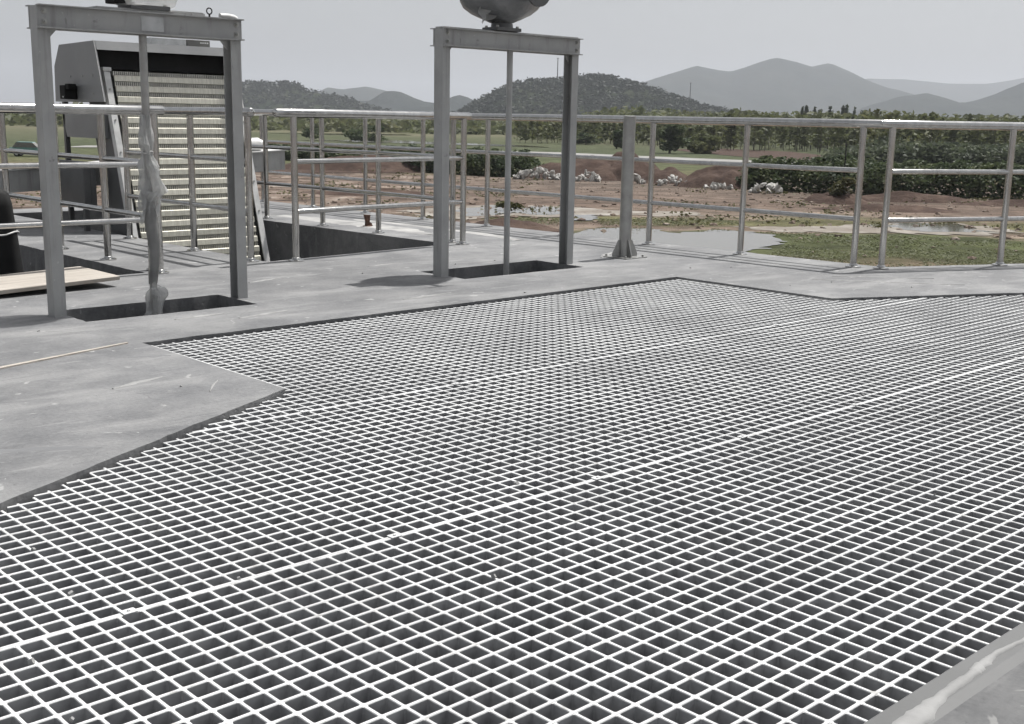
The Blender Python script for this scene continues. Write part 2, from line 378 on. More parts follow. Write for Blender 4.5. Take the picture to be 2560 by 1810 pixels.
def sheet(name, pts, m, z, jitter=0.12, sub=5, label=None):
    """flat irregular patch from a world outline"""
    bm = BM(); out = []
    n = len(pts)
    for i in range(n):
        p, q = Vector(pts[i]), Vector(pts[(i + 1) % n]); L = (q - p).length
        for k in range(sub):
            t = k / sub; w = p.lerp(q, t)
            d = nvec(Vector((w.x * 0.9 / max(jitter, .05) ** .3, w.y * 0.9, 5.0 + z)))
            d2 = nvec(Vector((w.x * 3.1, w.y * 3.1, 2.0)))
            out.append(w + (Vector((d.x, d.y)) + Vector((d2.x, d2.y)) * 0.35) * jitter * min(L, 6) * 0.6)
    V, tris = fill([[(p.x, p.y) for p in out]])
    vs = [bm.verts.new((p.x, p.y, 0)) for p in V]
    for tr in tris:
        try: bm.faces.new([vs[i] for i in tr])
        except ValueError: pass
    for f in bm.faces:
        f.normal_update()
        if f.normal.z < 0: f.normal_flip()
    me = bpy.data.meshes.new(name); bm.to_mesh(me); bm.free(); me.materials.append(m)
    o = bpy.data.objects.new(name, me); C.objects.link(o); o.location = (0, 0, z)
    return o

for i, pts in enumerate([
    [(2.3, 51.6), (4.2, 55.3), (6.3, 55.7), (7.4, 53.2), (9.5, 55.9), (11.8, 53.3), (11.5, 51.0), (10.3, 47.8), (9.1, 45.1), (8.0, 42.5), (5.2, 43.0), (3.4, 46.6)],
    [(-3.6, 64.8), (-1.3, 68.3), (0.3, 68.1), (2.6, 67.7), (2.3, 62.1), (-0.1, 62.8), (-2.2, 60.4)],
    [(3.0, 62.6), (4.1, 63.2), (3.9, 59.5), (2.9, 59.3)],
    [(18.0, 59.6), (20.5, 61.6), (22.4, 61.5), (23.2, 57.1), (19.4, 56.4)]]):
    o = sheet('puddle', pts, M['water'], GZ + 0.034, 0.4, 20); o['kind'] = 'structure'
for pts in [[(-6.0, 63.0), (-4.2, 67.0), (-1.0, 69.0), (2.9, 69.0), (6.0, 66.2), (10.5, 66.4), (10.0, 63.6), (5.0, 63.2), (2.6, 61.0), (-0.2, 61.6), (-2.4, 58.8)],
            [(10.5, 57.6), (14.0, 57.9), (18.4, 60.6), (22.6, 62.6), (25, 58), (22, 55.5), (17, 55.3), (12, 55.6)],
            [(-12.6, 64), (-9, 67.0), (-6.8, 66.8), (-7.4, 62.6), (-10, 60.5)]]:
    o = sheet('mud_flat', pts, M['mud'], GZ + 0.026, 0.35, 20); o['kind'] = 'structure'
o = sheet('road', [(-60, 158), (-30, 168), (-14.2, 170.4), (6.1, 164.4), (14.2, 157.6), (30, 147), (60, 128), (62, 134), (31, 155), (15, 168), (6.6, 176), (-14, 181), (-31, 178), (-60, 167)], M['road'], GZ + 0.06, 0.03, 3); o['kind'] = 'structure'
for pts in [[(-62, 290), (-46, 305), (-30, 318), (-26, 300), (-44, 288)], [(-40, 226), (-25, 238), (2, 214), (6, 204), (-14, 212)], [(-70, 205), (-52, 214), (-42, 207), (-60, 197)]]:
    o = sheet('pond', pts, M['water'], GZ + 0.07, 0.15, 5); o['kind'] = 'structure'
for pts in [[(26, 205), (36, 222), (47, 205), (50, 168), (40, 160), (32, 172)], [(-27, 104), (-22, 109), (-9, 112), (-8, 106), (-20, 101)]]:
    o = sheet('bare_earth', pts, M['mound'], GZ + 0.05, 0.2, 5); o['kind'] = 'structure'

# ---- hills
def interp(prof, x):
    for (x0, h0), (x1, h1) in zip(prof, prof[1:]):
        if x0 <= x <= x1: return h0 + (h1 - h0) * (x - x0) / (x1 - x0)
    return 0
def hill(prof, Y, m, deep=3.0, rough=0.05, n=90, name='hill'):
    bm = BM(); x0, x1 = prof[0][0], prof[-1][0]; hm = max(h for _, h in prof); w = hm * deep; rows = []
    K = 22
    for j in range(-K, K + 1):
        t = j / K; row = []
        for i in range(n + 1):
            x = x0 + (x1 - x0) * i / n; h = interp(prof, x)
            s = 1 - abs(t) ** 1.4
            nz = noise.fractal(Vector((x / (hm * 1.2), t * deep * 0.8, Y * 0.01)), 0.9, 2.1, 5) * hm * rough
            row.append(bm.verts.new((x + t * w * 0.15, t * w, max(0, h + nz * (0.25 + abs(t) * 3) * (1 if h > 3 else h / 3)) * s - 3)))
        rows.append(row)
    for A, B in zip(rows, rows[1:]):
        for i in range(n): bm.faces.new((A[i], A[i + 1], B[i + 1], B[i]))
    return struct(name, bm, m, loc=(0, Y, GZ), smooth=180)

def hill_mat(name, a, b, c, sc):
    m, t, p = nt(name); v = coords(t)
    n = noise_n(t, v, sc, 9, 0.68)
    t.links.new(ramp(t, n, [(0.35, a), (0.5, b), (0.66, c)]), p.inputs['Base Color']); p.inputs['Roughness'].default_value = 1; p.inputs['Specular IOR Level'].default_value = 0
    bump(t, p, noise_n(t, v, sc * 4, 6, 0.7), 1.0, 6.0); return m
HM1 = hill_mat('wooded_hillside', (0.020, 0.028, 0.018), (0.032, 0.040, 0.024), (0.050, 0.056, 0.034), 0.03)
HM2 = hill_mat('distant_hillside', (0.020, 0.026, 0.024), (0.028, 0.034, 0.030), (0.040, 0.045, 0.038), 0.006)
NEAR = [(-70, 1), (-46, 12), (-39, 17), (-30, 23), (-16, 30), (0, 38), (14, 40), (35, 41), (53, 42), (65, 45), (76, 45), (89, 43), (107, 40), (118, 36), (135, 31), (150, 26), (163, 22), (176, 19), (194, 16), (241, 3)]
LEFT = [(-569, 0), (-494, 11), (-418, 30), (-371, 39), (-343, 41), (-324, 43), (-300, 41), (-289, 43), (-274, 42), (-259, 34), (-250, 34), (-238, 30), (-212, 26), (-197, 21), (-189, 18), (-174, 15), (-120, 0)]
hill([(82, 0), (289, 74), (449, 137), (615, 192), (740, 177), (884, 222), (969, 207), (1015, 195), (1077, 209), (1139, 187), (1219, 151), (1315, 123), (1441, 87), (1613, 37), (1700, 0)], 4200, HM2, 3.2, 0.11, name='mountain')
hill([(1300, 60), (1520, 142), (1873, 243), (2075, 242), (2316, 224), (2518, 227), (2636, 246), (2711, 262), (3008, 288), (3447, 198), (3896, 59)], 6500, HM2, 3.0, 0.02, name='mountain')
hill([(834, 0), (860, 40), (942, 73), (1012, 84), (1053, 73), (1092, 63), (1128, 65), (1183, 85), (1252, 113), (1386, 153), (1587, 123), (1848, 0)], 3000, HM2, 2.6, 0.10)
hill(NEAR, 1100, HM1, 2.6, 0.05, 140)
hill(LEFT, 1500, HM1, 2.8, 0.05, 120)
hill([(-852, 0), (-642, 80), (-626, 92), (-595, 88), (-573, 87), (-534, 93), (-501, 98), (-465, 91), (-437, 84), (-334, 54), (-188, 0)], 4000, HM2, 3.0, 0.10)
hill([(-391, 0), (-329, 35), (-303, 35), (-288, 44), (-273, 54), (-255, 56), (-240, 54), (-215, 43), (-192, 36), (-167, 33), (-132, 47), (-119, 50), (-106, 47), (-86, 36), (-71, 27), (-1, 0)], 2500, HM2, 2.6, 0.10)

BEFORE_SITE = set(C.objects)
# ---- deck slab with its openings (built in the site's own axes: a along, v across)
GR_V0, GR_V1 = 0.96, 5.04
A_MIN, A_MAX = -1.4, 9.6
def vmax(a):                                   # far edge of the grating opening
    if a < 2.44: return 3.84 - (2.44 - a) * 0.509
    if a <= 6.33: return GR_V1
    return 3.83 - (a - 6.33) * 0.5
opening = [(A_MIN, GR_V0), (A_MAX, GR_V0), (A_MAX, vmax(A_MAX)), (6.33, 3.83), (6.33, GR_V1), (2.44, GR_V1), (2.44, 3.84), (A_MIN, vmax(A_MIN))]
outer = [(-5, -5), (15, -5), (15, 1.22), (8.06, 4.46), (7.86, 8.6), (7.72, 12.7), (-5, 12.7)]
slot1 = [(2.475, 5.72), (3.455, 5.70), (3.455, 6.14), (2.475, 6.13)]
slot2 = [(5.075, 5.80), (6.20, 5.78), (6.20, 6.27), (5.075, 6.26)]
chan1 = [(4.52, 7.32), (6.40, 7.50), (6.22, 12.2), (4.52, 12.2)]
chan2 = [(1.72, 7.24), (3.56, 7.26), (3.52, 12.2), (1.72, 12.2)]
def chipped(loop, amp, straight=-1):
    out = []
    for i, p in enumerate(loop):
        p, q = Vector(p), Vector(loop[(i + 1) % len(loop)]); n = 1 if i == straight else max(1, int((q - p).length / 0.05)); d = (q - p).normalized(); nr = Vector((-d.y, d.x))
        for k in range(n):
            w = p.lerp(q, k / n); e = amp * (noise.noise(Vector((w.x * 5, w.y * 5, 1))) + 0.8 * noise.noise(Vector((w.x * 19, w.y * 19, 7))) ) if k else 0
            out.append(tuple(w + nr * e))
    return out
def deck():
    bm = BM(); loops = [outer, chipped(opening, 0.007, 0), chipped(slot1, 0.008), chipped(slot2, 0.008), chipped(chan1, 0.006), chipped(chan2, 0.006)]
    V, tris = fill(loops); tv = [bm.verts.new((p.x, p.y, 0)) for p in V]
    for tr in tris: bm.faces.new([tv[i] for i in tr])
    for li, l in enumerate(loops):
        n = len(l); depth = -4.6 if li == 0 else -2.4
        top = [bm.verts.new((p[0], p[1], 0)) for p in l]; low = [bm.verts.new((p[0], p[1], depth)) for p in l]
        for i in range(n):
            j = (i + 1) % n; bm.faces.new((top[i], top[j], low[j], low[i]))
        if li: bm.faces.new(low)
    bmesh.ops.remove_doubles(bm, verts=bm.verts[:], dist=1e-5)
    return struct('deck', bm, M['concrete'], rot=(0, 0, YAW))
DECK = deck()

def site_sheet(name, pts, m, z, parent, jit, sub, sm=1.0):
    o = sheet(name, pts, m, z, jit, sub); o.parent = parent; return o
# smooth coping band along the near edge of the opening, and the mortar smeared beside it
bm = BM(); prism(bm, [(0.86, -0.003), (0.90, 0.004), (0.957, 0.004), (0.957, -0.02), (0.86, -0.02)], 'x', A_MIN, A_MAX)
obj('coping_band', bm, M['coping'], DECK)
def smear(pts_w, name='mortar_smear', z=0.009, seed=1, m='mortar'):
    """pts_w: list of (a, v, half width); a ragged ribbon on the deck"""
    bm = BM(); L, Rr = [], []; out = []
    for (p, q) in zip(pts_w, pts_w[1:]):
        for k in range(10):
            t = k / 10; out.append([p[i] + (q[i] - p[i]) * t for i in range(3)])
    out.append(list(pts_w[-1]))
    rows = []
    for k, (a, v, w) in enumerate(out):
        a0, v0, _ = out[max(0, k - 1)]; a1, v1, _ = out[min(len(out) - 1, k + 1)]
        d = Vector((a1 - a0, v1 - v0)).normalized(); nrm = Vector((-d.y, d.x))
        j1 = 1 + 0.55 * noise.noise(Vector((k * 0.37, seed, 0))) + 0.3 * noise.noise(Vector((k * 1.3, seed, 4))); j2 = 1 + 0.55 * noise.noise(Vector((k * 0.37, seed, 9))) + .3 * noise.noise(Vector((k * 1.3, seed, 14)))
        rows.append([bm.verts.new((a + nrm.x * w * e * (j1 if e > 0 else j2), v + nrm.y * w * e * (j1 if e > 0 else j2), zz * z / 0.004)) for e, zz in ((-1, -0.0012), (-.82, 0.0022), (-.4, 0.0034), (0, 0.004), (.4, 0.0034), (.82, 0.0022), (1, -0.0012))])
    for A, B in zip(rows, rows[1:]):
        for i in range(6): bm.faces.new((A[i], A[i + 1], B[i + 1], B[i]))
    for f in bm.faces:
        f.normal_update()
        if f.normal.z < 0: f.normal_flip()
    me = bpy.data.meshes.new(name); bm.to_mesh(me); bm.free(); me.materials.append(M[m])
    for p in me.polygons: p.use_smooth = True
    o = bpy.data.objects.new(name, me); C.objects.link(o); o.parent = DECK; return o
smear([(1.2, 0.86, 0.03), (1.62, 0.88, 0.030), (1.86, 0.902, 0.026), (2.01, 0.915, 0.013), (2.13, 0.917, 0.013), (2.17, 0.922, 0.015), (2.25, 0.927, 0.008), (2.36, 0.915, 0.009), (2.7, 0.92, 0.010), (3.5, 0.91, 0.010)], seed=3)
for (a, v, w, l, ang, sd_) in [(2.05, 4.28, .018, .26, .3, 3), (2.25, 4.05, .006, .20, .9, 4), (3.3, 5.38, .016, .35, .2, 8), (4.4, 5.36, .016, .4, .1, 9), (7.3, 4.0, .018, 1.0, -.9, 10), (7.5, 4.15, .012, .7, -.8, 11), (5.9, 7.0, .02, .30, .4, 13), (6.75, 7.15, .025, .25, .2, 14), (5.1, 6.7, .012, .3, .1, 15), (6.9, 6.2, .03, .35, .5, 16), (3.0, 5.52, .02, .3, .1, 17), (4.0, 6.5, .02, .3, .3, 18)]:
    smear([(a - math.cos(ang) * l / 2, v - math.sin(ang) * l / 2, w * 0.3), (a, v + .01, w), (a + math.cos(ang) * l / 2, v + math.sin(ang) * l / 2, w * 0.2)], 'cement_streak', 0.004, sd_, 'streak')
for l, w, sd_ in (([(1.15, 3.74), (1.29, 3.66), (1.47, 3.56), (1.54, 3.50)], .022, 31), ([(2.24, 4.77), (2.32, 4.73), (2.40, 4.69)], .022, 32), ([(4.55, 5.50), (4.62, 5.47), (4.70, 5.45)], .025, 33), ([(4.80, 5.45), (4.92, 5.37)], .014, 34), ([(0.6, 3.9), (0.9, 3.75), (1.2, 3.62)], .03, 35)):
    smear([(a, v, w * (0.25 if i in (0, len(l) - 1) else 1)) for i, (a, v) in enumerate(l)], 'damp_stain', 0.002, sd_, 'damp')
# timber strip left in the slab joint
bm = BM(); prism(bm, [(1.55, 4.80), (2.38, 5.055), (2.38, 5.07), (1.55, 4.83)], 'z', -0.03, 0.006); obj('joint_strip', bm, M['wood'], DECK)

# ================================================================== GRATING
def bar_mesh(name):
    bm = BM()
    prof = [(-.0028, -.050), (.0028, -.050), (.0042, -.0022), (.0031, -.0003), (0, 0), (-.0031, -.0003), (-.0042, -.0022)]
    A = [bm.verts.new((0, y, z)) for y, z in prof]; B = [bm.verts.new((1, y, z)) for y, z in prof]; n = len(prof)
    bm.faces.new(A[::-1]); bm.faces.new(B)
    for i in range(n): j = (i + 1) % n; bm.faces.new((A[i], A[j], B[j], B[i]))
    me = mesh_of(bm, name, M['shaded_side']); me.materials.append(M['lit_top'])
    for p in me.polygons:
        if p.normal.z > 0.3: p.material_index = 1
    return me
BAR = bar_mesh('grating_bar'); PITCH = 0.0541; GT = -0.013
rnd = random.Random(3)
def panel(label, v0, v1, phase):
    t = thing('floor_grating', label, 'grating', site(0, 0, GT), YAW)
    nv = max(1, round((v1 - v0 - 0.012) / PITCH)); 
    vs = [v0 + 0.0044 + (v1 - v0 - 0.0088) * i / nv for i in range(nv + 1)]
    if v1 == GR_V1: vs = [v0 + 0.0044 + PITCH * i for i in range(int((v1 - v0 - 0.03) / PITCH) + 1)]
    for v in vs:
        a0 = A_MIN + 0.01 if v > vmax(A_MIN) is None else None
        if v < 3.84: aL = max(A_MIN, 2.44 - (3.84 - v) / 0.509)
        else: aL = 2.44
        aR = min(A_MAX, 6.33 + (3.83 - v) / 0.5) if v < 3.83 else 6.33
        g = 0.004 if aL == 2.44 else 0.012 + rnd.random() * 0.026
        aL += g; aR -= 0.006 + rnd.random() * 0.012
        if aR - aL < 0.03: continue
        o = obj('bar', BAR, None, t, (aL, v, 0)); o.scale = (aR - aL, 1, 1)
    a = A_MIN + 0.03 + phase; FV, FF = [], []
    while a < A_MAX:
        for v in vs:                                   # moulded fillets where the bars cross
            if v > vmax(a) - 0.05 or v > v1 - 0.004: continue
            b = len(FV); d = 0.0105 + 0.0015 * rnd.random(); up_, lo_ = -0.0016, -0.046
            for zz, dd in ((up_, d), (lo_, d - 0.002)): FV += [(a + dd, v, zz), (a, v + dd, zz), (a - dd, v, zz), (a, v - dd, zz)]
            FF += [(b, b + 1, b + 2, b + 3), (b, b + 4, b + 5, b + 1), (b + 1, b + 5, b + 6, b + 2), (b + 2, b + 6, b + 7, b + 3), (b + 3, b + 7, b + 4, b)]
        lim = vmax(a); e = lim - (0.010 + rnd.random() * 0.012 if a < 2.44 else 0.010 + rnd.random() * 0.006)
        hi = min(v1 - 0.001, e); lo = v0 + 0.001
        if hi - lo > 0.03:
            o = obj('bar', BAR, None, t, (a, lo, -0.0009), (0, 0, math.pi / 2)); o.scale = (hi - lo, 1, 1)
        a += PITCH
    me = bpy.data.meshes.new('fillets'); me.from_pydata(FV, [], FF); me.materials.append(M['shaded_side']); me.materials.append(M['lit_top'])
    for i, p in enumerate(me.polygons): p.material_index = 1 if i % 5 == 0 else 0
    fo = obj('fillets', me, None, t); fo['kind'] = 'stuff'
    if v1 == GR_V1:
        o = obj('bar', BAR, None, t, (2.446, v0, 0.0004 - .0012), (0, 0, math.pi / 2)); o.scale = (v1 - .02 - 3.86, 1, 1); o.location.y = 3.86
    return t
panel('pale grey square-mesh grating panel nearest the camera, in front of the lower joint strip', GR_V0, 2.29, 0.013)
panel('pale grey square-mesh grating panel between the two long joint strips, middle of three', 2.29, 3.53, 0.030)
panel('pale grey square-mesh grating panel farthest from the camera, with the notched left corner', 3.53, GR_V1, 0.006)
t = bpy.data.objects['floor_grating.001']
for v in (2.29, 3.53):                                 # hold-down clips over the joints
    for a in ((1.06, 1.80, 2.55, 3.27, 4.0, 4.72, 5.45, 6.2) if v < 3 else (2.3, 3.05, 3.8, 4.55, 5.3, 6.0)):
        aa = a + rnd.uniform(-.03, .03); bm = BM(); box(bm, aa - 0.016, aa + 0.016, v - 0.012, v + 0.012, 0.0008, 0.003, 0.0006)
        tube(bm, (aa, v, 0.003), (aa, v, 0.006), 0.0045, n=6); obj('clip', bm, M['lit_top'], t, rot=(0, 0, 0))
t = thing('grating_support', 'dark steel beams carrying the grating panels, seen through the mesh', 'beam', site(0, 0, 0), YAW)
for v, a0, a1 in ((2.29, A_MIN, 9.3), (3.53, 1.87, 6.9), (1.02, A_MIN, 9.5), (4.95, 2.46, 6.31)):
    bm = BM(); box(bm, a0 + .01, a1, v - 0.03, v + 0.03, GT - 0.062, GT - 0.052); box(bm, a0 + .01, a1, v - 0.004, v + 0.004, GT - 0.19, GT - 0.062); box(bm, a0 + .01, a1, v - 0.03, v + 0.03, GT - 0.2, GT - 0.19)
    obj('beam', bm, M['paint_dk'], t)
for a in (0.4, 3.0, 5.6, 8.2):
    bm = BM(); box(bm, a - .03, a + .03, GR_V0 + .002, vmax(a) - .002, GT - 0.26, GT - 0.201); obj('cross_beam', bm, M['paint_dk'], t)

bm = BM(); rc = random.Random(77)
for _ in range(150):
    a = rc.uniform(0.2, 7.2); v = rc.uniform(1.0, 6.8)
    if v < vmax(a) + 0.03 and v > GR_V0: z0 = GT + 0.002; v = 1.0 + round((v - 1.0) / PITCH) * PITCH
    else:
        z0 = 0.001
        if rc.random() < 0.6: continue
    if 5.6 < v < 6.4: continue
    q = bmesh.ops.create_cube(bm, size=rc.uniform(.004, .011))['verts']; ro = Matrix.Rotation(rc.uniform(0, 6), 3, (rc.random(), rc.random(), 1))
    for vv in q: vv.co = ro @ vv.co + Vector((a, v, z0))
tag(obj('mortar_crumbs', bm, M['mortar']), 'small pale mortar crumbs lying on grating and deck', 'crumbs', kind='stuff')
# ================================================================== RAILINGS
def tube_mesh(p, q, r, n=16, m='inox'):
    return mesh_of(tube(BM(), p, q, r, n=n), 'tube', M[m], 40)
POST = tube_mesh((0, 0, 0), (0, 0, 1.03), 0.0245)
bm = BM(); lathe(bm, [(0, .058), (.006, .058), (.010, .050), (.012, .033), (.022, .030), (.026, .0255)], 20); FLANGE = mesh_of(bm, 'flange', M['inox'], 40)
def rail_tube(L, r, z):
    bm = BM(); n = 18
    prof = [(-0.012, r * 0.55), (-0.008, r * 0.85), (0, r), (L, r), (L + 0.008, r * 0.85), (L + 0.012, r * 0.55)]
    rings = []
    K = max(2, int(L / 0.5)); prof = prof[:2] + [(L * i / K, r) for i in range(K + 1)] + prof[4:]
    for x, rr in prof:
        sag = 0.003 * noise.noise(Vector((x * 1.3, z * 7, L)))
        rings.append([bm.verts.new((x, rr * math.cos(2 * math.pi * i / n), z + sag + rr * math.sin(2 * math.pi * i / n))) for i in range(n)])
    for A, B in zip(rings, rings[1:]):
        for i in range(n): j = (i + 1) % n; bm.faces.new((A[i], A[j], B[j], B[i]))
    bm.faces.new(rings[0][::-1]); bm.faces.new(rings[-1]); return bm
def railing(label, p0, p1, posts, ext=(0.06, 0.06), group=None, z=0.0):
    p0, p1 = Vector(p0), Vector(p1); d = p1 - p0; L = d.length; ang = math.atan2(d.y, d.x)
    t = thing('railing', label, 'railing', site(p0.x, p0.y, z), YAW + ang)
    Lr = L + ext[0] + ext[1]
    obj('top_rail', rail_tube(Lr, 0.0315, 1.047), M['inox'], t, (-ext[0], 0, 0), smooth=40)
    obj('middle_rail', rail_tube(posts[-1] - posts[0], 0.0185, 0.71), M['inox'], t, (posts[0], 0, 0), smooth=40)
    obj('lower_rail', rail_tube(posts[-1] - posts[0], 0.0185, 0.355), M['inox'], t, (posts[0], 0, 0), smooth=40)
    for s in posts:
        q = obj('post', POST, None, t, (s, 0, 0.0))
        q.rotation_euler = (rnd.uniform(-.004, .004), rnd.uniform(-.004, .004), 0)
        obj('base_flange', FLANGE, None, q, (0, 0, 0.0005))
    return t
railing('long stainless railing along the far deck edge, running behind the right-hand gate frame', (7.88, 4.61), (7.60, 12.4), [0, 1.0, 1.93, 2.9, 3.92, 4.86, 5.8, 6.75, 7.75], (0.145, 0.06))
railing('stainless railing at the right edge of the deck, its lower rails bright white', (7.965, 4.43), (13.3, 2.0), [0, 1.08, 2.16, 3.24, 4.32, 5.4], (0.09, 0.06))
railing('short stainless railing across the near end of the channel left of the right-hand gate', (4.72, 7.245), (6.47, 7.425), [0, 1.76], (0.16, 0.06))
railing('stainless railing along the right side of the middle channel, beside the pale dried patch', (6.50, 7.56), (6.36, 12.0), [0.03, 1.02, 1.86, 2.8, 3.7, 4.4], (0.0, 0.0))
railing('stainless railing on the left side of the middle channel, close before the bar screen', (4.44, 7.40), (4.44, 9.40), [0.0, 0.82, 1.9], (0.05, 0.05))
railing('stainless railing along the right side of the left channel, behind the wrapped spindle', (3.68, 7.36), (3.66, 11.6), [0.0, 0.70, 1.50, 2.5, 3.5, 4.2], (0.05, 0.05))
railing('stainless railing across the near end of the left channel, ends beside the wrapped spindle', (0.30, 7.17), (3.63, 7.19), [0.0, 1.15, 2.25, 3.33], (0.05, 0.06))
railing('stainless railing along the left side of the left channel, at the picture edge', (1.62, 7.30), (1.62, 11.6), [0.0, 1.1, 2.2, 3.3, 4.2], (0.05, 0.05))

# ================================================================== GATE FRAMES
def channel_beam(bm, L, h, web, fl, th, sgn):
    """C channel along x, web at y=0, flanges towards sgn*y"""
    box(bm, 0, L, min(0, sgn * web), max(0, sgn * web), 0, h)
    y0, y1 = (web, fl) if sgn > 0 else (-fl, -web)
    box(bm, 0, L, y0, y1, 0, th); box(bm, 0, L, y0, y1, h - th, h)
    return bm
def bolt(parent, x, y, z, r=0.011):
    bm = BM(); tube(bm, (0, 0, 0), (0, -0.010, 0), r, n=6); tube(bm, (0, -0.010, 0), (0, -0.018, 0), r * 0.55, n=10)
    tube(bm, (0, 0.001, 0), (0, -0.003, 0), r * 1.45, n=16); return obj('bolt', bm, M['bolt'], parent, (x, y, z))
def gate(label, a0, a1, v, top, plate):
    """legs a0..a1 outer faces; v is the front face of the legs"""
    t = thing('gate_frame', label, 'gate frame', site(a0, v, 0), YAW)
    Wd = a1 - a0; D = 0.085; fl = 0.062; th = 0.006; bh = 0.112
    for s in (0, 1):
        bm = BM()
        x0 = 0 if s == 0 else Wd; sg = 1 if s == 0 else -1
        def bx(xa, xb, ya, yb): box(bm, min(x0 + sg * xa, x0 + sg * xb), max(x0 + sg * xa, x0 + sg * xb), ya, yb, -0.6, top - 0.004)
        bx(0, th, 0, D); bx(th, fl, 0, th); bx(th, fl, D - th, D)
        obj('leg', bm, M['paint'], t)
        bm = BM(); xx = x0 + sg * (fl * 0.5); box(bm, xx - 0.055, xx + 0.055, -0.02, -0.0005, -.05, 0.0)
    for sgn, yy, nm in ((-1, -0.0015, 'front_beam'), (1, D + 0.0015, 'rear_beam')):
        bm = channel_beam(BM(), Wd + 0.004, bh, 0.007, 0.038, 0.006, sgn)
        b = obj(nm, bm, M['paint'], t, (-0.002, yy, top - bh))
        if sgn < 0:
            for x in (0.035, Wd - 0.028):
                for z in (0.032, 0.084): bolt(b, x, -0.0072, z)
            if plate:
                bm = BM(); box(bm, 0.54, 0.665, -0.0095, -0.0074, 0.018, 0.092); obj('nameplate', bm, M['plate'], b)
    bm = BM(); box(bm, 0.01, Wd - 0.01, 0.0, D, top + 0.0005, top + 0.009) if not plate else box(bm, 0.30, Wd - 0.30, -0.02, D + .02, top + 0.0005, top + 0.012)
    obj('top_plate', bm, M['paint'], t)
    bm = BM(); tube(bm, (Wd / 2 + (0.005 if plate else 0), D / 2, -1.6), (Wd / 2 + (0.005 if plate else 0), D / 2, top - 0.002), 0.0205, n=20); obj('spindle', bm, M['inox_dull'] if plate else M['paint'], t, smooth=40)
    for s, x0 in ((1, fl + .002), (-1, Wd - fl - .002)):
        bm = BM(); prism(bm, [(x0, top - bh - 0.001), (x0 + s * 0.045, top - bh - 0.001), (x0, top - bh - 0.05)] if s > 0 else [(x0, top - bh - 0.001), (x0, top - bh - 0.05), (x0 - 0.045, top - bh - 0.001)], 'y', D * 0.4, D * 0.4 + 0.008); obj('gusset', bm, M['paint'], t)
    return t
T1, T2 = 1.545, 1.597
gate('grey steel gate frame at left with a blank nameplate and a film-wrapped spindle', 2.405, 3.530, 5.93, T1, True)
gate('grey steel gate frame in the centre with a bare spindle under a rounded drive', 5.005, 6.262, 5.955, T2, False)

def actuator(label, a, v, z, wob, low=False):
    t = thing('valve_actuator', label, 'actuator', site(a, v, z), YAW)
    bm = BM(); box(bm, -0.11, 0.11, -0.075, 0.075, 0, 0.022, 0.003); mp_ = obj('mounting_plate', bm, M['paint_dk'], t)
    for sx_ in (-0.09, 0.09):
        for sy_ in (-0.055, 0.055):
            bm = BM(); tube(bm, (sx_, sy_, 0.0222), (sx_, sy_, 0.034), 0.011, n=6); obj('bolt', bm, M['bolt'], mp_)
    if not low: bm = BM(); lathe(bm, [(0.022, .075), (.05, .072), (.055, .055), (.075, .06)], 24); nk = obj('neck', bm, M['paint_dk'], t, smooth=35)
    def fold(p, th, zz, r):
        k = 1 + 0.05 * math.sin(3 * th + wob) + 0.05 * noise.noise(Vector((p.x * 9, p.y * 9, zz * 6 + wob))) + .03 * noise.noise(Vector((p.x * 24, p.y * 24, zz * 18 + wob)))
        return Vector((p.x * k * 1.18, p.y * k * 0.88, zz + 0.012 * math.sin(2 * th + wob)))
    prof = [(.060, .062), (.066, .085), (.085, .13), (.115, .19), (.15, .235), (.19, .26), (.24, .268), (.30, .255), (.36, .225), (.41, .17), (.44, .09)]
    if low: prof = [(.0225, .115), (.03, .135), (.06, .145), (.10, .15), (.14, .165), (.18, .185), (.24, .195), (.30, .19), (.36, .15), (.40, .08)]
    bm = BM(); lathe(bm, prof, 64, fold); obj('wrapped_housing', bm, M['film' if low else 'film_dk'], t, smooth=60)
    if low:
        bm = BM(); box(bm, -0.19, -0.10, -0.07, 0.05, 0.0225, 0.13, 0.01); obj('terminal_box', bm, M['black'], t)
        bm = BM(); prism(bm, [(-0.36, 0.19), (-0.27, 0.12), (-0.245, 0.135), (-0.22, 0.22)], 'y', -0.05, -0.047); obj('film_corner', bm, M['film_dk'], t); return t
    bm = BM(); tube(bm, (0.0, -0.2, 0.25), (0, -0.34, 0.25), 0.022); tube(bm, (0, -0.335, 0.25), (0, -0.35, 0.25), 0.11, n=24); obj('handwheel', bm, M['paint_dk'], t, smooth=35)
    # a hanging corner of the film
    bm = BM(); G = [[bm.verts.new((-0.235 + 0.17 * i / 8 * (1 - .15 * j / 8), -0.05 + 0.03 * math.sin(i * 1.1 + j * .7), 0.145 - (0.115 - 0.075 * (i / 8) ** .8) * j / 8 - 0.02 * i / 8)) for i in range(9)] for j in range(9)]
    for A, B in zip(G, G[1:]):
        for i in range(8): bm.faces.new((A[i], A[i + 1], B[i + 1], B[i]))
    bmesh.ops.solidify(bm, geom=bm.faces[:], thickness=0.0015); obj('film_corner', bm, M['film'], t, smooth=60)
    return t
actuator('rounded actuator wrapped in dark film with a hanging corner, on the centre gate frame', 5.555, 5.997, T2 + 0.010, 1.0)
t = actuator('film-wrapped actuator on the left gate frame, cut off by the top of the picture', 2.99, 5.975, T1 + 0.0125, 4.0, True)
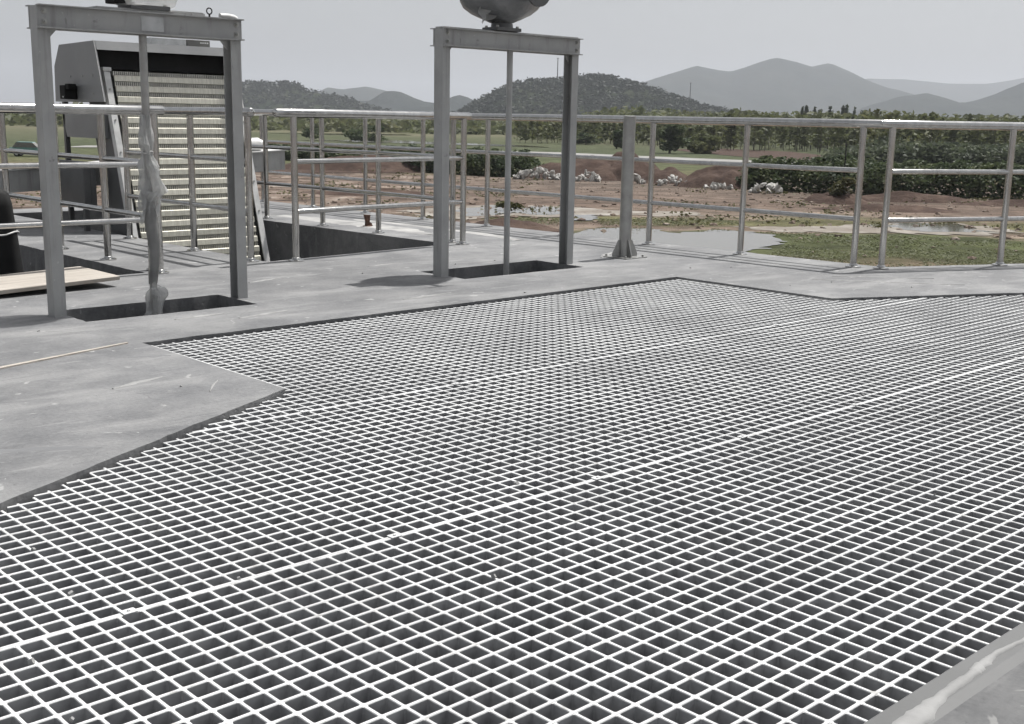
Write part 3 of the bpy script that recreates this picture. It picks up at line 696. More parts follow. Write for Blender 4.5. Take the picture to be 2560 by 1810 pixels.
# small fittings on the left gate's top beam
t = thing('lifting_eye', 'small black lifting eye bolt on top of the left gate beam', 'eye bolt', site(3.365, 5.97, T1), YAW)
bm = BM(); path_tube(bm, [(0.016 * math.sin(k * math.pi / 10), 0, 0.036 - 0.016 * math.cos(k * math.pi / 10)) for k in range(21)], 0.0035, 8); obj('ring', bm, M['black'], t, smooth=60)
bm = BM(); tube(bm, (0, 0, 0), (0, 0, 0.021), 0.005, n=10); tube(bm, (0, 0, 0), (0, 0, 0.005), 0.010, n=6); obj('shank', bm, M['black'], t)
t = thing('conduit', 'white conduit piece lying on the right end of the left gate beam', 'pipe', site(3.44, 5.99, T1), YAW)
bm = BM(); path_tube(bm, [(0.0, 0, 0.017), (0.05, 0, 0.018), (0.085, 0, 0.014), (0.10, 0, 0.006)], 0.015, 12); obj('tube', bm, M['white_paint'], t, smooth=50)
t = thing('cover_box', 'flat white box behind the actuator on the left gate beam', 'box', site(3.15, 5.99, T1), YAW)
bm = BM(); box(bm, 0, 0.20, 0, 0.03, 0.0005, 0.022, 0.002); obj('case', bm, M['white_paint'], t); bm = BM(); box(bm, 0.01, 0.19, -0.002, 0.032, 0.0222, 0.026); obj('lid', bm, M['white_paint'], t)

# ---- film around the left spindle
def wrap(name, label, a, v, prof, folds, seed, n=40, tail=None, fm='film', flaps=False):
    t = thing(name, label, 'plastic film', site(a, v, 0), YAW)
    def fold(p, th, z, r):
        k = 1 + folds * math.sin(3 * th + z * 14 + seed) * min(1, r / 0.05) + folds * 0.7 * noise.noise(Vector((math.cos(th) * 2.2, math.sin(th) * 2.2, z * 9 + seed)))
        k += folds * 0.35 * noise.noise(Vector((math.cos(th) * 6, math.sin(th) * 6, z * 30 + seed))) + folds * .2 * abs(math.sin(7 * th + z * 9))
        off = 0.02 * math.sin(z * 9 + seed) * min(1, r / .05)
        return Vector((p.x * k + off, p.y * k, z + 0.02 * math.sin(2 * th + seed) * min(1, r / .06)))
    bm = BM(); lathe(bm, prof, n, fold, cap=False); bmesh.ops.solidify(bm, geom=bm.faces[:], thickness=0.0012)
    obj('sheet', bm, M[fm], t, smooth=22)
    if flaps:
        for f, (a0, dz, wd) in enumerate(((2.9, 0.16, 0.075), (5.6, 0.12, 0.06), (4.3, 0.10, 0.07), (0.6, 0.14, 0.06))):
            bm = BM(); G = []
            for j in range(12):
                u = j / 11; row = []
                for i in range(7):
                    q = i / 6 - 0.5; r = 0.047 + 0.012 * math.sin(u * 3 + f) + 0.006 * math.sin(q * 9 + u * 7 + f); th = a0 + q * wd * (1 - 0.55 * u * (f % 2)) / 0.045 + 0.25 * math.sin(u * 4 + f)
                    row.append(bm.verts.new((math.cos(th) * r, math.sin(th) * r, 0.625 - dz * u - 0.02 * math.sin(q * 7 + f) * u)))
                G.append(row)
            for A, B in zip(G, G[1:]):
                for i in range(6): bm.faces.new((A[i], A[i + 1], B[i + 1], B[i]))
            bmesh.ops.solidify(bm, geom=bm.faces[:], thickness=0.0008); obj('torn_flap', bm, M['film'], t, smooth=35)
        bm = BM(); path_tube(bm, [(0.029 * math.cos(k * math.pi / 10), 0.029 * math.sin(k * math.pi / 10), 0.83 + 0.006 * math.sin(k * .9)) for k in range(21)], 0.0028, 6); obj('tie_cord', bm, M['white_paint'], t, smooth=60)
    if tail:
        bm = BM(); G = []
        for j in range(7):
            G.append([bm.verts.new((tail[0] * j / 6 + 0.012 * math.sin(i * 1.7 + j), tail[1] * j / 6 + (i / 5 - .5) * 0.05 * (1 - j / 9), tail[2] * (1 - j / 6) ** 1.3 + tail[3] + 0.008 * math.sin(i * 2.3 + j * 1.1))) for i in range(6)])
        for A, B in zip(G, G[1:]):
            for i in range(5): bm.faces.new((A[i], A[i + 1], B[i + 1], B[i]))
        bmesh.ops.solidify(bm, geom=bm.faces[:], thickness=0.0012); obj('loose_end', bm, M['film'], t, smooth=70)
    return t
SPX, SPV = 2.405 + 1.125 / 2 + 0.005, 5.93 + 0.0425
wrap('plastic_film', 'crumpled clear film tied round the upper part of the left gate spindle', SPX, SPV,
     [(1.03, .0222), (1.0, .024), (0.96, .028), (0.92, .031), (0.88, .033), (0.85, .028), (0.83, .024), (0.80, .027), (0.77, .038), (0.74, .044), (0.71, .040), (0.69, .043), (0.67, .045), (0.65, .047), (0.63, .049), (0.61, .050)], 0.5, 2.0, 72, flaps=True)
wrap('plastic_film', 'grey film sleeve hanging below the crumpled film on the left gate spindle', SPX, SPV,
     [(0.63, .031), (0.55, .033), (0.46, .033), (0.38, .031), (0.30, .029), (0.24, .027), (0.19, .026), (0.15, .0235), (0.13, .0225)], 0.09, 5.0, fm='film_sl')
wrap('plastic_film', 'bunched clear film at the foot of the left gate spindle', SPX, SPV,
     [(0.105, .023), (0.098, .030), (0.088, .040), (0.075, .044), (0.06, .046), (0.04, .042), (0.02, .038), (0.0, .036), (-0.03, .035), (-0.06, .038), (-0.09, .037), (-0.12, .034)], 0.42, 7.0, 72, tail=(-0.11, -0.05, 0.06, -0.07))

# ================================================================== DAVIT POST, PLANK, STUB
t = thing('davit_post', 'thick round steel post with gusseted foot standing before the far railing', 'post', site(6.91, 6.02, 0), YAW)
bm = BM(); tube(bm, (0, 0, 0.008), (0, 0, 1.062), 0.047, n=32); obj('column', bm, M['inox_dull'], t, smooth=40)
bm = BM(); lathe(bm, [(1.0622, 0.044), (1.066, 0.0465), (1.07, .0465), (1.074, .03)], 24); obj('top_cap', bm, M['inox_dull'], t, smooth=35)
bm = BM(); box(bm, -0.125, 0.125, -0.125, 0.125, 0, 0.0078, 0.002); obj('base_plate', bm, M['inox_dull'], t)
for k in range(4):
    bm = BM(); prism(bm, [(0.0475, 0.009), (0.108, 0.009), (0.108, 0.03), (0.060, 0.135), (0.0475, 0.135)], 'y', -0.004, 0.004)
    obj('gusset', bm, M['inox_dull'], t, rot=(0, 0, R(-20 + 90 * k)))
    bm = BM(); tube(bm, (0.1, 0.1, 0.008), (0.1, 0.1, 0.022), 0.009, n=6); obj('anchor_nut', bm, M['bolt'], t, rot=(0, 0, R(90 * k)))

t = thing('plank', 'pale timber plank lying beside the left gate, near end of the left channel', 'plank', site(1.5, 6.62, 0.004), YAW + R(2))
bm = BM(); prism(bm, [(0, 0), (1.66, 0.09), (1.64, 0.57), (1.52, 0.56), (0, .50)], 'z', 0.0, 0.025); bmesh.ops.bevel(bm, geom=bm.edges[:], offset=0.003, segments=1, affect='EDGES'); b = obj('board', bm, M['wood'], t)
b.rotation_euler = (R(1.5), R(-1.2), 0); b.location = (0, 0, 0.0)
t = thing('iron_stub', 'small rusty iron stub standing on the pale patch beyond the middle channel', 'stub', site(6.76, 9.14, 0), YAW)
bm = BM(); prism(bm, [(-.02, 0), (.05, 0), (.035, .03), (.012, .045), (.02, .11), (-.035, .115), (-.015, .05)], 'y', -.02, .02); obj('iron', bm, M['rust'], t)
bm = BM(); lathe(bm, [(0, .05), (.006, .045), (.01, .02)], 14); obj('weld_foot', bm, M['rust'], t)

# pale dried wash on the deck beyond the channel
smear([(6.75, 8.2, 0.06), (6.85, 8.7, 0.14), (6.85, 9.3, 0.18), (6.8, 9.9, 0.16), (6.75, 10.6, 0.08)], 'dried_wash', 0.004, 21, 'wash')
smear([(7.1, 7.4, 0.05), (7.25, 8.2, 0.10), (7.2, 9.0, 0.09), (7.1, 9.8, 0.05)], 'dried_wash', 0.0045, 25, 'wash')

# ================================================================== BAR SCREEN MACHINE
SX, SV = 4.60, 9.62; WX = 1.31; LEAN = 0.28
t = thing('bar_screen', 'leaning bar screen with cream rake plates under a dark grey hood, behind the left gate', 'screen machine', site(SX, SV, 0), YAW)
def ly(z): return LEAN * z
for s, x0, x1 in ((0, 0.0, 0.055), (1, WX - 0.055, WX)):
    bm = BM(); za, zb = -1.4, 1.37
    prism(bm, [(ly(za) - 0.02, za), (ly(zb) - 0.02, zb), (ly(zb) + 0.045, zb), (ly(za) + 0.045, za)], 'x', x0, x1); sf = obj('side_frame', bm, M['white_paint'], t)
    bm = BM(); prism(bm, [(ly(za) + 0.0455, za), (ly(zb) + 0.0455, zb), (ly(zb) + 0.36, zb - 0.15), (ly(za) + 0.36, za)], 'x', x0 + 0.012, x1 - 0.012); obj('side_plate', bm, M['paint_dk'], t)
    bm = BM(); yy = ly(1.37) - 0.03; box(bm, x0 - 0.01, x1 + 0.012, yy, yy + 0.07, 1.3705, 1.405, 0.012); obj('frame_cap', bm, M['white_paint'], t)
    xi = x1 if s == 0 else x0 - 0.03
    bm = BM(); prism(bm, [(ly(za) - 0.005, za), (ly(1.33) - 0.005, 1.33), (ly(1.33) + 0.04, 1.33), (ly(za) + 0.04, za)], 'x', xi, xi + 0.03); obj('gap_shade', bm, M['black'], t)  # black strip stands in for the shade in the gap beside the chain
    for z in (0.15, 0.42, 0.69, 0.96, 1.22):
        bm = BM(); tube(bm, (0, 0, 0), (0, -0.008, 0), 0.008, n=6); obj('bolt', bm, M['bolt'], sf, ((x0 + x1) / 2, ly(z) - 0.0205, z))
bm = BM(); prism(bm, [(ly(-1.4) + 0.05, -1.4), (ly(1.33) + 0.05, 1.33), (ly(1.33) + 0.07, 1.33), (ly(-1.4) + 0.07, -1.4)], 'x', 0.086, WX - 0.086); obj('back_panel', bm, M['dark'], t)
bm = BM(); prism(bm, [(-0.012, 0.0), (-0.024, 0.004), (-0.018, 0.048), (-0.004, 0.054), (0.004, 0.05), (0.004, 0.004)], 'x', 0.088, WX - 0.088); RP = mesh_of(bm, 'rake_plate', M['cream'])
bm = BM(); nT = 62
for i in range(nT):
    x = 0.095 + (WX - 0.19) * i / (nT - 1); box(bm, x - 0.0045, x + 0.0045, -0.012, 0.02, 0.0, 0.034)
box(bm, 0.09, WX - 0.09, 0.0215, 0.03, 0, .034)
TR = mesh_of(bm, 'tooth_row', M['tooth'])
z = -0.66; k = 0
while z < 1.36:
    y = ly(z) + 0.014
    obj('rake_plate', RP, None, t, (0, y, z), (rnd.uniform(-.05, .05), 0, 0)); obj('tooth_row', TR, None, t, (0, y + 0.012 + 0.004, z + 0.0525))
    z += 0.0885; k += 1
# hood
HD = [(0.19, 1.11), (0.345, 1.62), (1.06, 1.605), (1.185, 1.42), (1.20, 1.11)]
for nm, x0, x1 in (('hood_side', -0.085, -0.073), ('hood_side', WX - 0.085, WX - 0.073)):
    bm = BM(); prism(bm, HD, 'x', x0, x1); obj(nm, bm, M['hood'], t)
bm = BM(); prism(bm, [(0.1925, 1.112), (0.3455, 1.6185), (0.341, 1.6205), (0.187, 1.112)], 'x', -0.0875, -0.0855); obj('bright_edge', bm, M['white_paint'], t)
bm = BM(); prism(bm, [(0.318, 1.545), (0.345, 1.6195), (0.353, 1.6195), (0.327, 1.545)], 'x', -0.072, WX - 0.086); obj('hood_lintel', bm, M['hood'], t)
bm = BM(); prism(bm, [(0.354, 1.6195), (1.06, 1.6045), (1.06, 1.595), (0.354, 1.61)], 'x', -0.072, WX - 0.086); obj('hood_roof', bm, M['hood'], t)
bm = BM(); prism(bm, [(1.061, 1.604), (1.185, 1.42), (1.20, 1.11), (1.192, 1.11), (1.177, 1.42), (1.053, 1.594)], 'x', -0.072, WX - 0.086); obj('hood_back', bm, M['hood'], t)
bm = BM(); prism(bm, [(0.42, 1.39), (0.43, 1.60), (0.437, 1.60), (0.427, 1.39)], 'x', -0.07, WX - 0.087); obj('hood_shade', bm, M['black'], t)  # black sheet painted as the shade inside the hood opening
bm = BM(); box(bm, -0.20, -0.0865, 0.72, 0.83, 1.13, 1.25, 0.012); box(bm, -0.19, -0.12, 0.66, 0.74, 1.215, 1.262, 0.01); mo = obj('drive_motor', bm, M['black'], t)
bm = BM(); tube(bm, (-0.201, 0.75, 1.15), (-0.208, 0.75, 1.15), 0.006, n=10); obj('terminal_screw', bm, M['white_paint'], mo)
bm = BM(); box(bm, 0.52, 0.86, 0.50, 0.70, 1.62, 1.685, 0.004); gb = obj('gear_box', bm, M['plate'], t)
bm = BM(); box(bm, 0.87, 1.10, 0.50, 0.70, 1.62, 1.685, 0.004); obj('control_box', bm, M['dark'], t)
for i in range(4):
    bm = BM(); box(bm, 1.00 + 0.022 * i, 1.016 + 0.022 * i, 0.4985, 0.4998, 1.655, 1.668); obj('printed_mark', bm, M['white_paint'], gb)
for x in (0.1, 0.3, 0.55):
    for zz in (1.18, 1.33):
        bm = BM(); tube(bm, (-0.0855, 0.3 + x, zz), (-0.091, 0.3 + x, zz), 0.007, n=8); obj('rivet', bm, M['bolt'], t)
bm = BM(); prism(bm, [(0.36, 0.80), (0.36, 1.085), (1.16, 1.085), (1.05, 0.80)], 'x', -0.06, WX - 0.1); obj('discharge_chute', bm, M['hood'], t)
for x in (-0.06, WX - 0.06):
    bm = BM(); box(bm, x, x + 0.04, 1.08, 1.12, -2.4, 1.109); obj('rear_leg', bm, M['paint_dk'], t)

t = thing('screenings_hopper', 'dark open hopper on the deck under the hood of the bar screen', 'hopper', site(4.46, 10.05, 0), YAW)
bm = BM(); box(bm, -0.06, 0.0, 0, 0.80, 0.2, 0.60, .004); obj('side_wall', bm, M['paint_dk'], t)
bm = BM(); box(bm, 0.001, 0.05, 0.0, 0.012, 0.2, 0.60); obj('front_wall', bm, M['paint_dk'], t)
for x, y in ((-0.05, 0.03), (-0.05, 0.76)):
    bm = BM(); box(bm, x, x + 0.04, y, y + 0.04, 0.0, 0.1995); obj('leg', bm, M['paint_dk'], t)
t = thing('conveyor_trough', 'long grey conveyor trough rising to the right behind the bar screen', 'conveyor', site(2.0, 10.98, 0), YAW)
sl = 0.056
def tz(x): return 0.17 + sl * x
bm = BM()
prism(bm, [(0, tz(0)), (5.02, tz(5.02)), (5.02, tz(5.02) + 0.20), (0, tz(0) + 0.20)], 'y', 0, 0.012); prism(bm, [(0, tz(0)), (5.02, tz(5.02)), (5.02, tz(5.02) + 0.20), (0, tz(0) + 0.20)], 'y', 0.25, 0.262); prism(bm, [(0, tz(0)), (5.02, tz(5.02)), (5.02, tz(5.02) + 0.012), (0, tz(0) + .012)], 'y', 0.0125, 0.2495)
obj('trough', bm, M['paint'], t)
bm = BM(); prism(bm, [(-0.01, tz(0) + 0.201), (5.04, tz(5.02) + 0.201), (5.04, tz(5.02) + 0.212), (-0.01, tz(0) + 0.212)], 'y', -0.02, 0.28); obj('lid', bm, M['white_paint'], t)  # grey lid given white: its sunlit top is put into the colour
bm = BM(); prism(bm, [(5.021, tz(5.02)), (5.033, tz(5.02)), (5.033, tz(5.02) + .2), (5.021, tz(5.02) + .2)], 'y', 0, .262); obj('end_plate', bm, M['paint'], t)
bm = BM(); tube(bm, (4.55, 0.12, 0.70), (4.78, 0.12, 0.71), 0.075, n=24); tube(bm, (4.78, 0.12, 0.71), (4.82, 0.12, 0.712), 0.055, n=20); tube(bm, (4.50, 0.12, 0.698), (4.55, 0.12, 0.70), 0.045, n=20); obj('drive_motor', bm, M['white_paint'], t, smooth=40)
for x in (0.3, 1.9, 4.6):
    for y in (0.02, 0.20):
        bm = BM(); box(bm, x, x + 0.045, y, y + 0.045, (0.0 if x < 4.6 else -0.0), tz(x) - 0.001); obj('leg', bm, M['paint_dk'], t)

# black wrapped equipment in the left channel
t = thing('wrapped_pump', 'tall black tarpaulin-wrapped pump in the left channel, at the left picture edge', 'pump', site(2.98, 8.20, -2.4), YAW)
def crease(p, th, z, r):
    k = 1 + 0.10 * math.sin(4 * th + z * 2.1) + 0.12 * noise.noise(Vector((math.cos(th) * 2, math.sin(th) * 2, z * 3)))
    return Vector((p.x * k, p.y * k, z))
bm = BM(); lathe(bm, [(0.0, .20), (.5, .20), (1.0, .185), (1.5, .17), (2.0, .15), (2.3, .135), (2.6, .115), (2.8, .10), (2.88, .08), (2.92, .03)], 40, crease); obj('tarpaulin', bm, M['black'], t, smooth=60)
for z, r in ((2.15, .155), (2.62, .125), (1.6, .185)):
    bm = BM(); path_tube(bm, [(r * math.cos(k * math.pi / 12), r * math.sin(k * math.pi / 12), z + 0.01 * math.sin(k)) for k in range(25)], 0.006, 6)
    obj('cord', bm, M['white_paint'], t, smooth=60)

SITE_OBJ = set(C.objects) - BEFORE_SITE
# ================================================================== FIELD BEYOND THE DECK
# (laid out looking along the camera's heading, then turned into the plant's axes at the end)
def leafcloud(pts, size, seed, flat=0.3, aspect=1.6):
    rn = random.Random(seed); V, F = [], []
    for p in pts:
        s = size * rn.uniform(0.5, 1.3)
        u = Vector((rn.gauss(0, 1), rn.gauss(0, 1), rn.gauss(0, 1) * flat)).normalized(); w = u.cross(Vector((rn.gauss(0, 1), rn.gauss(0, 1), rn.gauss(0, 1)))).normalized()
        u *= s * aspect * 0.5; w *= s * 0.5; b = len(V)
        V += [p - u, p - w * 0.9 + u * 0.1, p + u, p + w * 0.9 + u * 0.1]; F.append((b, b + 1, b + 2, b + 3))
    me = bpy.data.meshes.new('leaves'); me.from_pydata([tuple(v) for v in V], [], F); me.update(); return me
def put(name, me, m, parent=None, loc=(0, 0, 0)):
    me.materials.append(m); o = bpy.data.objects.new(name, me); C.objects.link(o); o.location = loc; o.parent = parent; return o
def along(poly, u):
    Ls = [(Vector(b) - Vector(a)).length for a, b in zip(poly, poly[1:])]; d = u * sum(Ls)
    for (a, b), L in zip(zip(poly, poly[1:]), Ls):
        if d <= L: return Vector(a).lerp(Vector(b), d / L)
        d -= L
    return Vector(poly[-1])

def bank(label, base, n, h, depth, seed, size, m='scrub'):
    rn = random.Random(seed); pts = []
    for _ in range(n):
        u = rn.random(); q = along(base, u); dd = rn.random() ** 0.7 * depth
        top = h * (0.55 + 0.45 * min(1, dd / 1.4)) * (0.80 + 0.35 * noise.noise(Vector((u * 22, dd * 0.4, seed))) + 0.22 * noise.noise(Vector((u * 80, dd, seed)))) * min(1, 8 * u + .35, 8 * (1 - u) + .35)
        z = top * (1 - rn.random() ** 2.2)
        pts.append(Vector((q.x + rn.gauss(0, .15), q.y + dd, z)))
    o = put('scrub_bank', leafcloud(pts, size, seed), M[m], None, (0, 0, GZ)); return tag(o, label, 'scrub', kind='stuff')
bank('dense dark green scrub covering the bank behind the right-hand railing', [(16.5, 90.5), (19, 88), (24.2, 84.5), (27, 86), (34.4, 81.5), (50, 76)], 34000, 2.55, 4.5, 5, 0.21)
bank('dense green scrub behind the white rubble, seen through the centre gate frame', [(-11, 109), (-5.1, 104), (-1.3, 101.0), (2.2, 103.5)], 14000, 2.3, 4.0, 8, 0.21)
bank('low dark scrub strip left of the centre gate, beyond the red earth', [(-34, 124), (-24.8, 128), (-14, 124), (-10, 116)], 12000, 1.9, 4.0, 11, 0.26)

def mound(name, x, y, rx_, ry_, h, seed, m='mound'):
    bm = BM(); n = 30; rows = []
    for j in range(n + 1):
        row = []
        for i in range(n + 1):
            u, v = i / n * 2 - 1, j / n * 2 - 1; r = math.hypot(u, v)
            k = max(0, 1 - r ** 1.6) * (1 + 0.35 * noise.fractal(Vector((u * 2 + seed, v * 2, seed)), 1, 2, 4)) + (0.05 * noise.noise(Vector((u * 9, v * 9, seed))) if r < 1 else 0)
            row.append(bm.verts.new((u * rx_, v * ry_, k * h - 0.12)))
        rows.append(row)
    for A, B in zip(rows, rows[1:]):
        for i in range(n): bm.faces.new((A[i], A[i + 1], B[i + 1], B[i]))
    return struct(name, bm, M[m], loc=(x, y, GZ), smooth=180)
mound('dirt_mound', 6.6, 103.0, 6.8, 4.5, 2.0, 1); mound('dirt_mound', 9.6, 102.0, 3.6, 3.4, 2.3, 2); mound('dirt_mound', 12.4, 98.0, 2.8, 3, 1.25, 3)
mound('dirt_mound', 16.3, 92.8, 4.2, 3.2, 1.9, 4); mound('dirt_mound', 20.8, 77.0, 2.4, 2.2, 0.9, 6); mound('dirt_mound', 26.5, 79.5, 5.5, 1.6, 0.7, 7); mound('dirt_mound', -14, 110, 9, 4, 1.5, 9); mound('dirt_mound', -0.3, 52.8, 3.2, 2.4, 0.65, 12)
mound('dirt_mound', 33.5, 77.3, 6, 1.5, 0.5, 13); mound('dirt_mound', 22.0, 70.5, 5.5, 1.6, 0.45, 14); mound('dirt_mound', -9, 76, 5, 1.6, 0.5, 15)

ROCKS = []
for k in range(8):
    bm = BM(); bmesh.ops.create_icosphere(bm, subdivisions=1, radius=0.5)
    for v in bm.verts:
        q = nvec(v.co * 1.7 + Vector((k * 7, 0, 0))); v.co = Vector((v.co.x * 1.15, v.co.y, v.co.z * 0.75)) + q * 0.22
    ROCKS.append(mesh_of(bm, 'chunk', M['rubble']))
def pile(label, x0, x1, y, n, h, s, seed):
    rn = random.Random(seed); t = thing('rubble_pile', label, 'rubble', ((x0 + x1) / 2, y, GZ)); hw = (x1 - x0) / 2
    for i in range(n):
        u = rn.uniform(-1, 1); hh = h * (1 - abs(u) ** 2.2); z = rn.random() ** 0.8 * hh
        o = obj('chunk', ROCKS[rn.randrange(8)], None, t, (u * hw, rn.uniform(-.5, .6) - z * -0.25, 0.10 + z), (rn.uniform(0, 6), rn.uniform(0, 6), rn.uniform(0, 6)))
        k = s * rn.uniform(0.5, 1.35); o.scale = (k, k * rn.uniform(.6, 1), k * rn.uniform(.5, .9))
pile('longest heap of white broken concrete, seen between spindle and right leg of centre gate', -0.2, 3.9, 99.0, 85, 0.70, 0.48, 1)
pile('white concrete heap just right of the centre gate frame', 5.0, 6.9, 97.3, 34, 0.62, 0.44, 2)
pile('small grey rubble heap just right of the thick davit post', 8.7, 10.2, 95.0, 22, 0.6, 0.40, 3)
pile('pointed rubble heap at the end of the dark earth mound, second post right of centre', 11.0, 13.3, 92.5, 36, 0.65, 0.40, 4)
pile('low scatter of pale slabs at the foot of the red slope', 13.9, 16.3, 89.0, 16, 0.3, 0.45, 5)
pile('rubble heap against the scrub bank, right of the red slope', 16.9, 19.2, 85.5, 32, 0.6, 0.46, 6)
rn = random.Random(4); bm = BM()
for _ in range(2600):
    y = rn.uniform(44, 104); x = rn.uniform(-0.40, 0.45) * y
    if 44 < y < 56 and 2 < x < 22 and rn.random() < .85: continue
    s = rn.random() ** 4 * 0.22 + 0.035
    q = bmesh.ops.create_icosphere(bm, subdivisions=1, radius=s)['verts'] if s > 0.2 else bmesh.ops.create_cube(bm, size=s * 1.4)['verts']
    rot = Matrix.Rotation(rn.uniform(0, 6), 3, (rn.random(), rn.random(), rn.random() + .01))
    for v in q: v.co = rot @ v.co; v.co.z *= 0.6; v.co += Vector((x, y, 0.01 + 0.022 * noise.noise(Vector((x * 0.22, y * 0.22, 3)))))
o = obj('stones', bm, M['clod'], None, (0, 0, GZ)); tag(o, 'loose clods and stones strewn over the brown soil', 'stones', kind='stuff')

rn = random.Random(14); pts = []
for _ in range(520):
    y = rn.uniform(57, 108); x = rn.uniform(-0.42, 0.46) * y
    if noise.noise(Vector((x * .12, y * .12, 6))) < 0.02: continue
    r = rn.uniform(.15, .7); h = rn.uniform(.06, .3)
    for _ in range(int(14 * r / .3)): pts.append(Vector((x + rn.gauss(0, r), y + rn.gauss(0, r), h * rn.random())))
tag(put('weeds', leafcloud(pts, 0.13, 19), M['weed'], None, (0, 0, GZ)), 'low scattered weeds over the brown soil beyond the deck', 'weeds', kind='stuff')
# grass on the wet patch below the right railing
rn = random.Random(9); V, F = [], []
polys = [[(2.9, 51.6), (10.6, 55.3), (15.4, 54.6), (21.6, 53.4), (24, 45.4), (11.9, 41.0), (9.0, 42.0), (9.6, 45.0), (10.9, 47.8), (12.0, 51.0), (12.2, 53.3), (9.5, 56.4), (7.4, 53.6), (6.3, 56.2), (4, 55.8)], [(4.2, 61.4), (12.0, 63.0), (11.4, 58.6), (4.2, 56.6)], [(-1.4, 60.6), (2.3, 61.2), (2.6, 56.6), (-1.0, 57.0)]]
cnt = 0
while cnt < 12000:
    x, y = rn.uniform(-2, 25), rn.uniform(41, 63.5)
    if not any(inside((x, y), p) for p in polys) or noise.noise(Vector((x * .35, y * .35, 2))) < -0.22: continue
    h = rn.uniform(.012, .045); a = rn.uniform(0, 6.28); w = rn.uniform(.03, .07); b = len(V); z = 0.02 + 0.022 * noise.noise(Vector((x * 0.22, y * 0.22, 3)))
    dx, dy = math.cos(a) * w, math.sin(a) * w
    V += [(x - dx, y - dy, z), (x + dx, y + dy, z), (x + rn.gauss(0, .05), y + rn.gauss(0, .05), z + h)]; F.append((b, b + 1, b + 2)); cnt += 1
me = bpy.data.meshes.new('grass'); me.from_pydata(V, [], F)
tag(put('grass', me, M['grassleaf'], None, (0, 0, GZ)), 'short green grass on the wet ground below the right railing', 'grass', kind='stuff')

def crown_pts(rn, n, rx_, ry_, h0, h1, taper=0.3, lumps=9):
    cs = [(Vector((rn.uniform(-.6, .6) * rx_, rn.uniform(-.6, .6) * ry_, h0 + (h1 - h0) * rn.uniform(.12, .92))), rn.uniform(.3, .55)) for _ in range(lumps)]
    P = []
    while len(P) < n:
        c, k = rn.choice(cs); f = 1 - taper * (c.z - h0) / (h1 - h0)
        d = Vector((rn.gauss(0, 1), rn.gauss(0, 1), rn.gauss(0, 1))).normalized() * (rn.random() ** 0.4)
        P.append(Vector((c.x * f + d.x * rx_ * k * 1.2 * f, c.y * f + d.y * ry_ * k * 1.2 * f, min(h1, max(h0 * .8, c.z + d.z * (h1 - h0) * k * 0.42)))))
    return P
def tree(name, label, cat, x, y, h, w, n, size, seed, m, group=None, trunk=0.25, lift=0.18, taper=0.3):
    rn = random.Random(seed); t = thing(name, label, cat, (x, y, GZ), 0, group)
    bm = BM(); tube(bm, (0, 0, -0.3), (rn.uniform(-.1, .1), 0, h * 0.55), trunk, trunk * 0.45, n=8); tube(bm, (0, 0, h * 0.5), (rn.uniform(-.2, .2), rn.uniform(-.2, .2), h * 0.9), trunk * 0.45, trunk * 0.12, n=6)
    for k in range(5):
        a = rn.uniform(0, 6.28); z0 = h * rn.uniform(.25, .6); tube(bm, (0, 0, z0), (math.cos(a) * w * .7, math.sin(a) * w * .7, z0 + h * .22), trunk * .3, trunk * .08, n=5)
    obj('trunk', bm, M['bark'], t, smooth=60)
    put('crown', leafcloud(crown_pts(rn, n, w, w, h * lift, h, taper), size, seed + 1), M[m], t)
    return t
# the sapling plantation on the right reads as one mass
rn = random.Random(21); pts = []; stems = BM()
for k in range(1500):
    u = rn.random(); y = rn.uniform(172, 330); x = y * rn.uniform(0.0, 0.50)
    if (y < 205 and x < 50) or (y < 232 and x < 30): continue
    h = rn.uniform(5.4, 7.4) * (1 if x > 40 else 0.72) * (0.9 + 0.2 * noise.noise(Vector((x * .05, y * .05, 0)))); w = rn.uniform(1.1, 1.9)
    tube(stems, (x, y, 0), (x, y, h * .8), 0.07, 0.03, n=4, cap=False)
    for _ in range(52):
        f = rn.random() ** 0.8; r = w * (1 - 0.7 * f) * math.sqrt(rn.random()); a = rn.uniform(0, 6.28)
        pts.append(Vector((x + r * math.cos(a), y + r * math.sin(a), h * (0.16 + 0.84 * f))))
o = put('sapling_plantation', leafcloud(pts, 0.62, 4), M['treeleaf'], None, (0, 0, GZ)); tag(o, 'mass of slender young trees growing in the field on the right', 'trees', kind='stuff')
s_ = obj('stems', stems, M['bark'], o)
pts = []; rn = random.Random(22)
for k in range(320):
    y = rn.uniform(158, 176); x = rn.uniform(44, 92) * y / 165; h = rn.uniform(1.6, 3.4) * (0.75 + .5 * noise.noise(Vector((x * .12, 0, 5))))
    for _ in range(60): pts.append(Vector((x + rn.gauss(0, 1.0), y + rn.gauss(0, .8), h * (1 - rn.random() ** 1.6))))
o = put('undergrowth', leafcloud(pts, 0.5, 14), M['darkleaf'], None, (0, 0, GZ)); tag(o, 'dark undergrowth at the foot of the plantation behind the right railing', 'undergrowth', kind='stuff')
ORD = ['first', 'second', 'third', 'fourth', 'fifth', 'sixth', 'seventh', 'eighth, tallest', 'ninth', 'tenth', 'eleventh, rightmost']
for k in range(11):
    tree('poplar_tree', ORD[k] + ' slender dark poplar from the left in the short row above the right railing', 'tree', 82 + 2.7 * k + rn.uniform(-.7, .7), 350 + 2.4 * k, rn.uniform(9.0, 10.6) + (1.4 if k == 7 else 0), 1.5, 300, 0.6, 300 + k, 'darkleaf', 'row of poplars above the right railing', 0.16, 0.10, 0.75)
tree('round_bush', 'big dark round bush right of the thick davit post, beyond the road', 'bush', 23.6, 184, 4.4, 3.0, 3000, 0.34, 41, 'scrub', None, .2, .03)
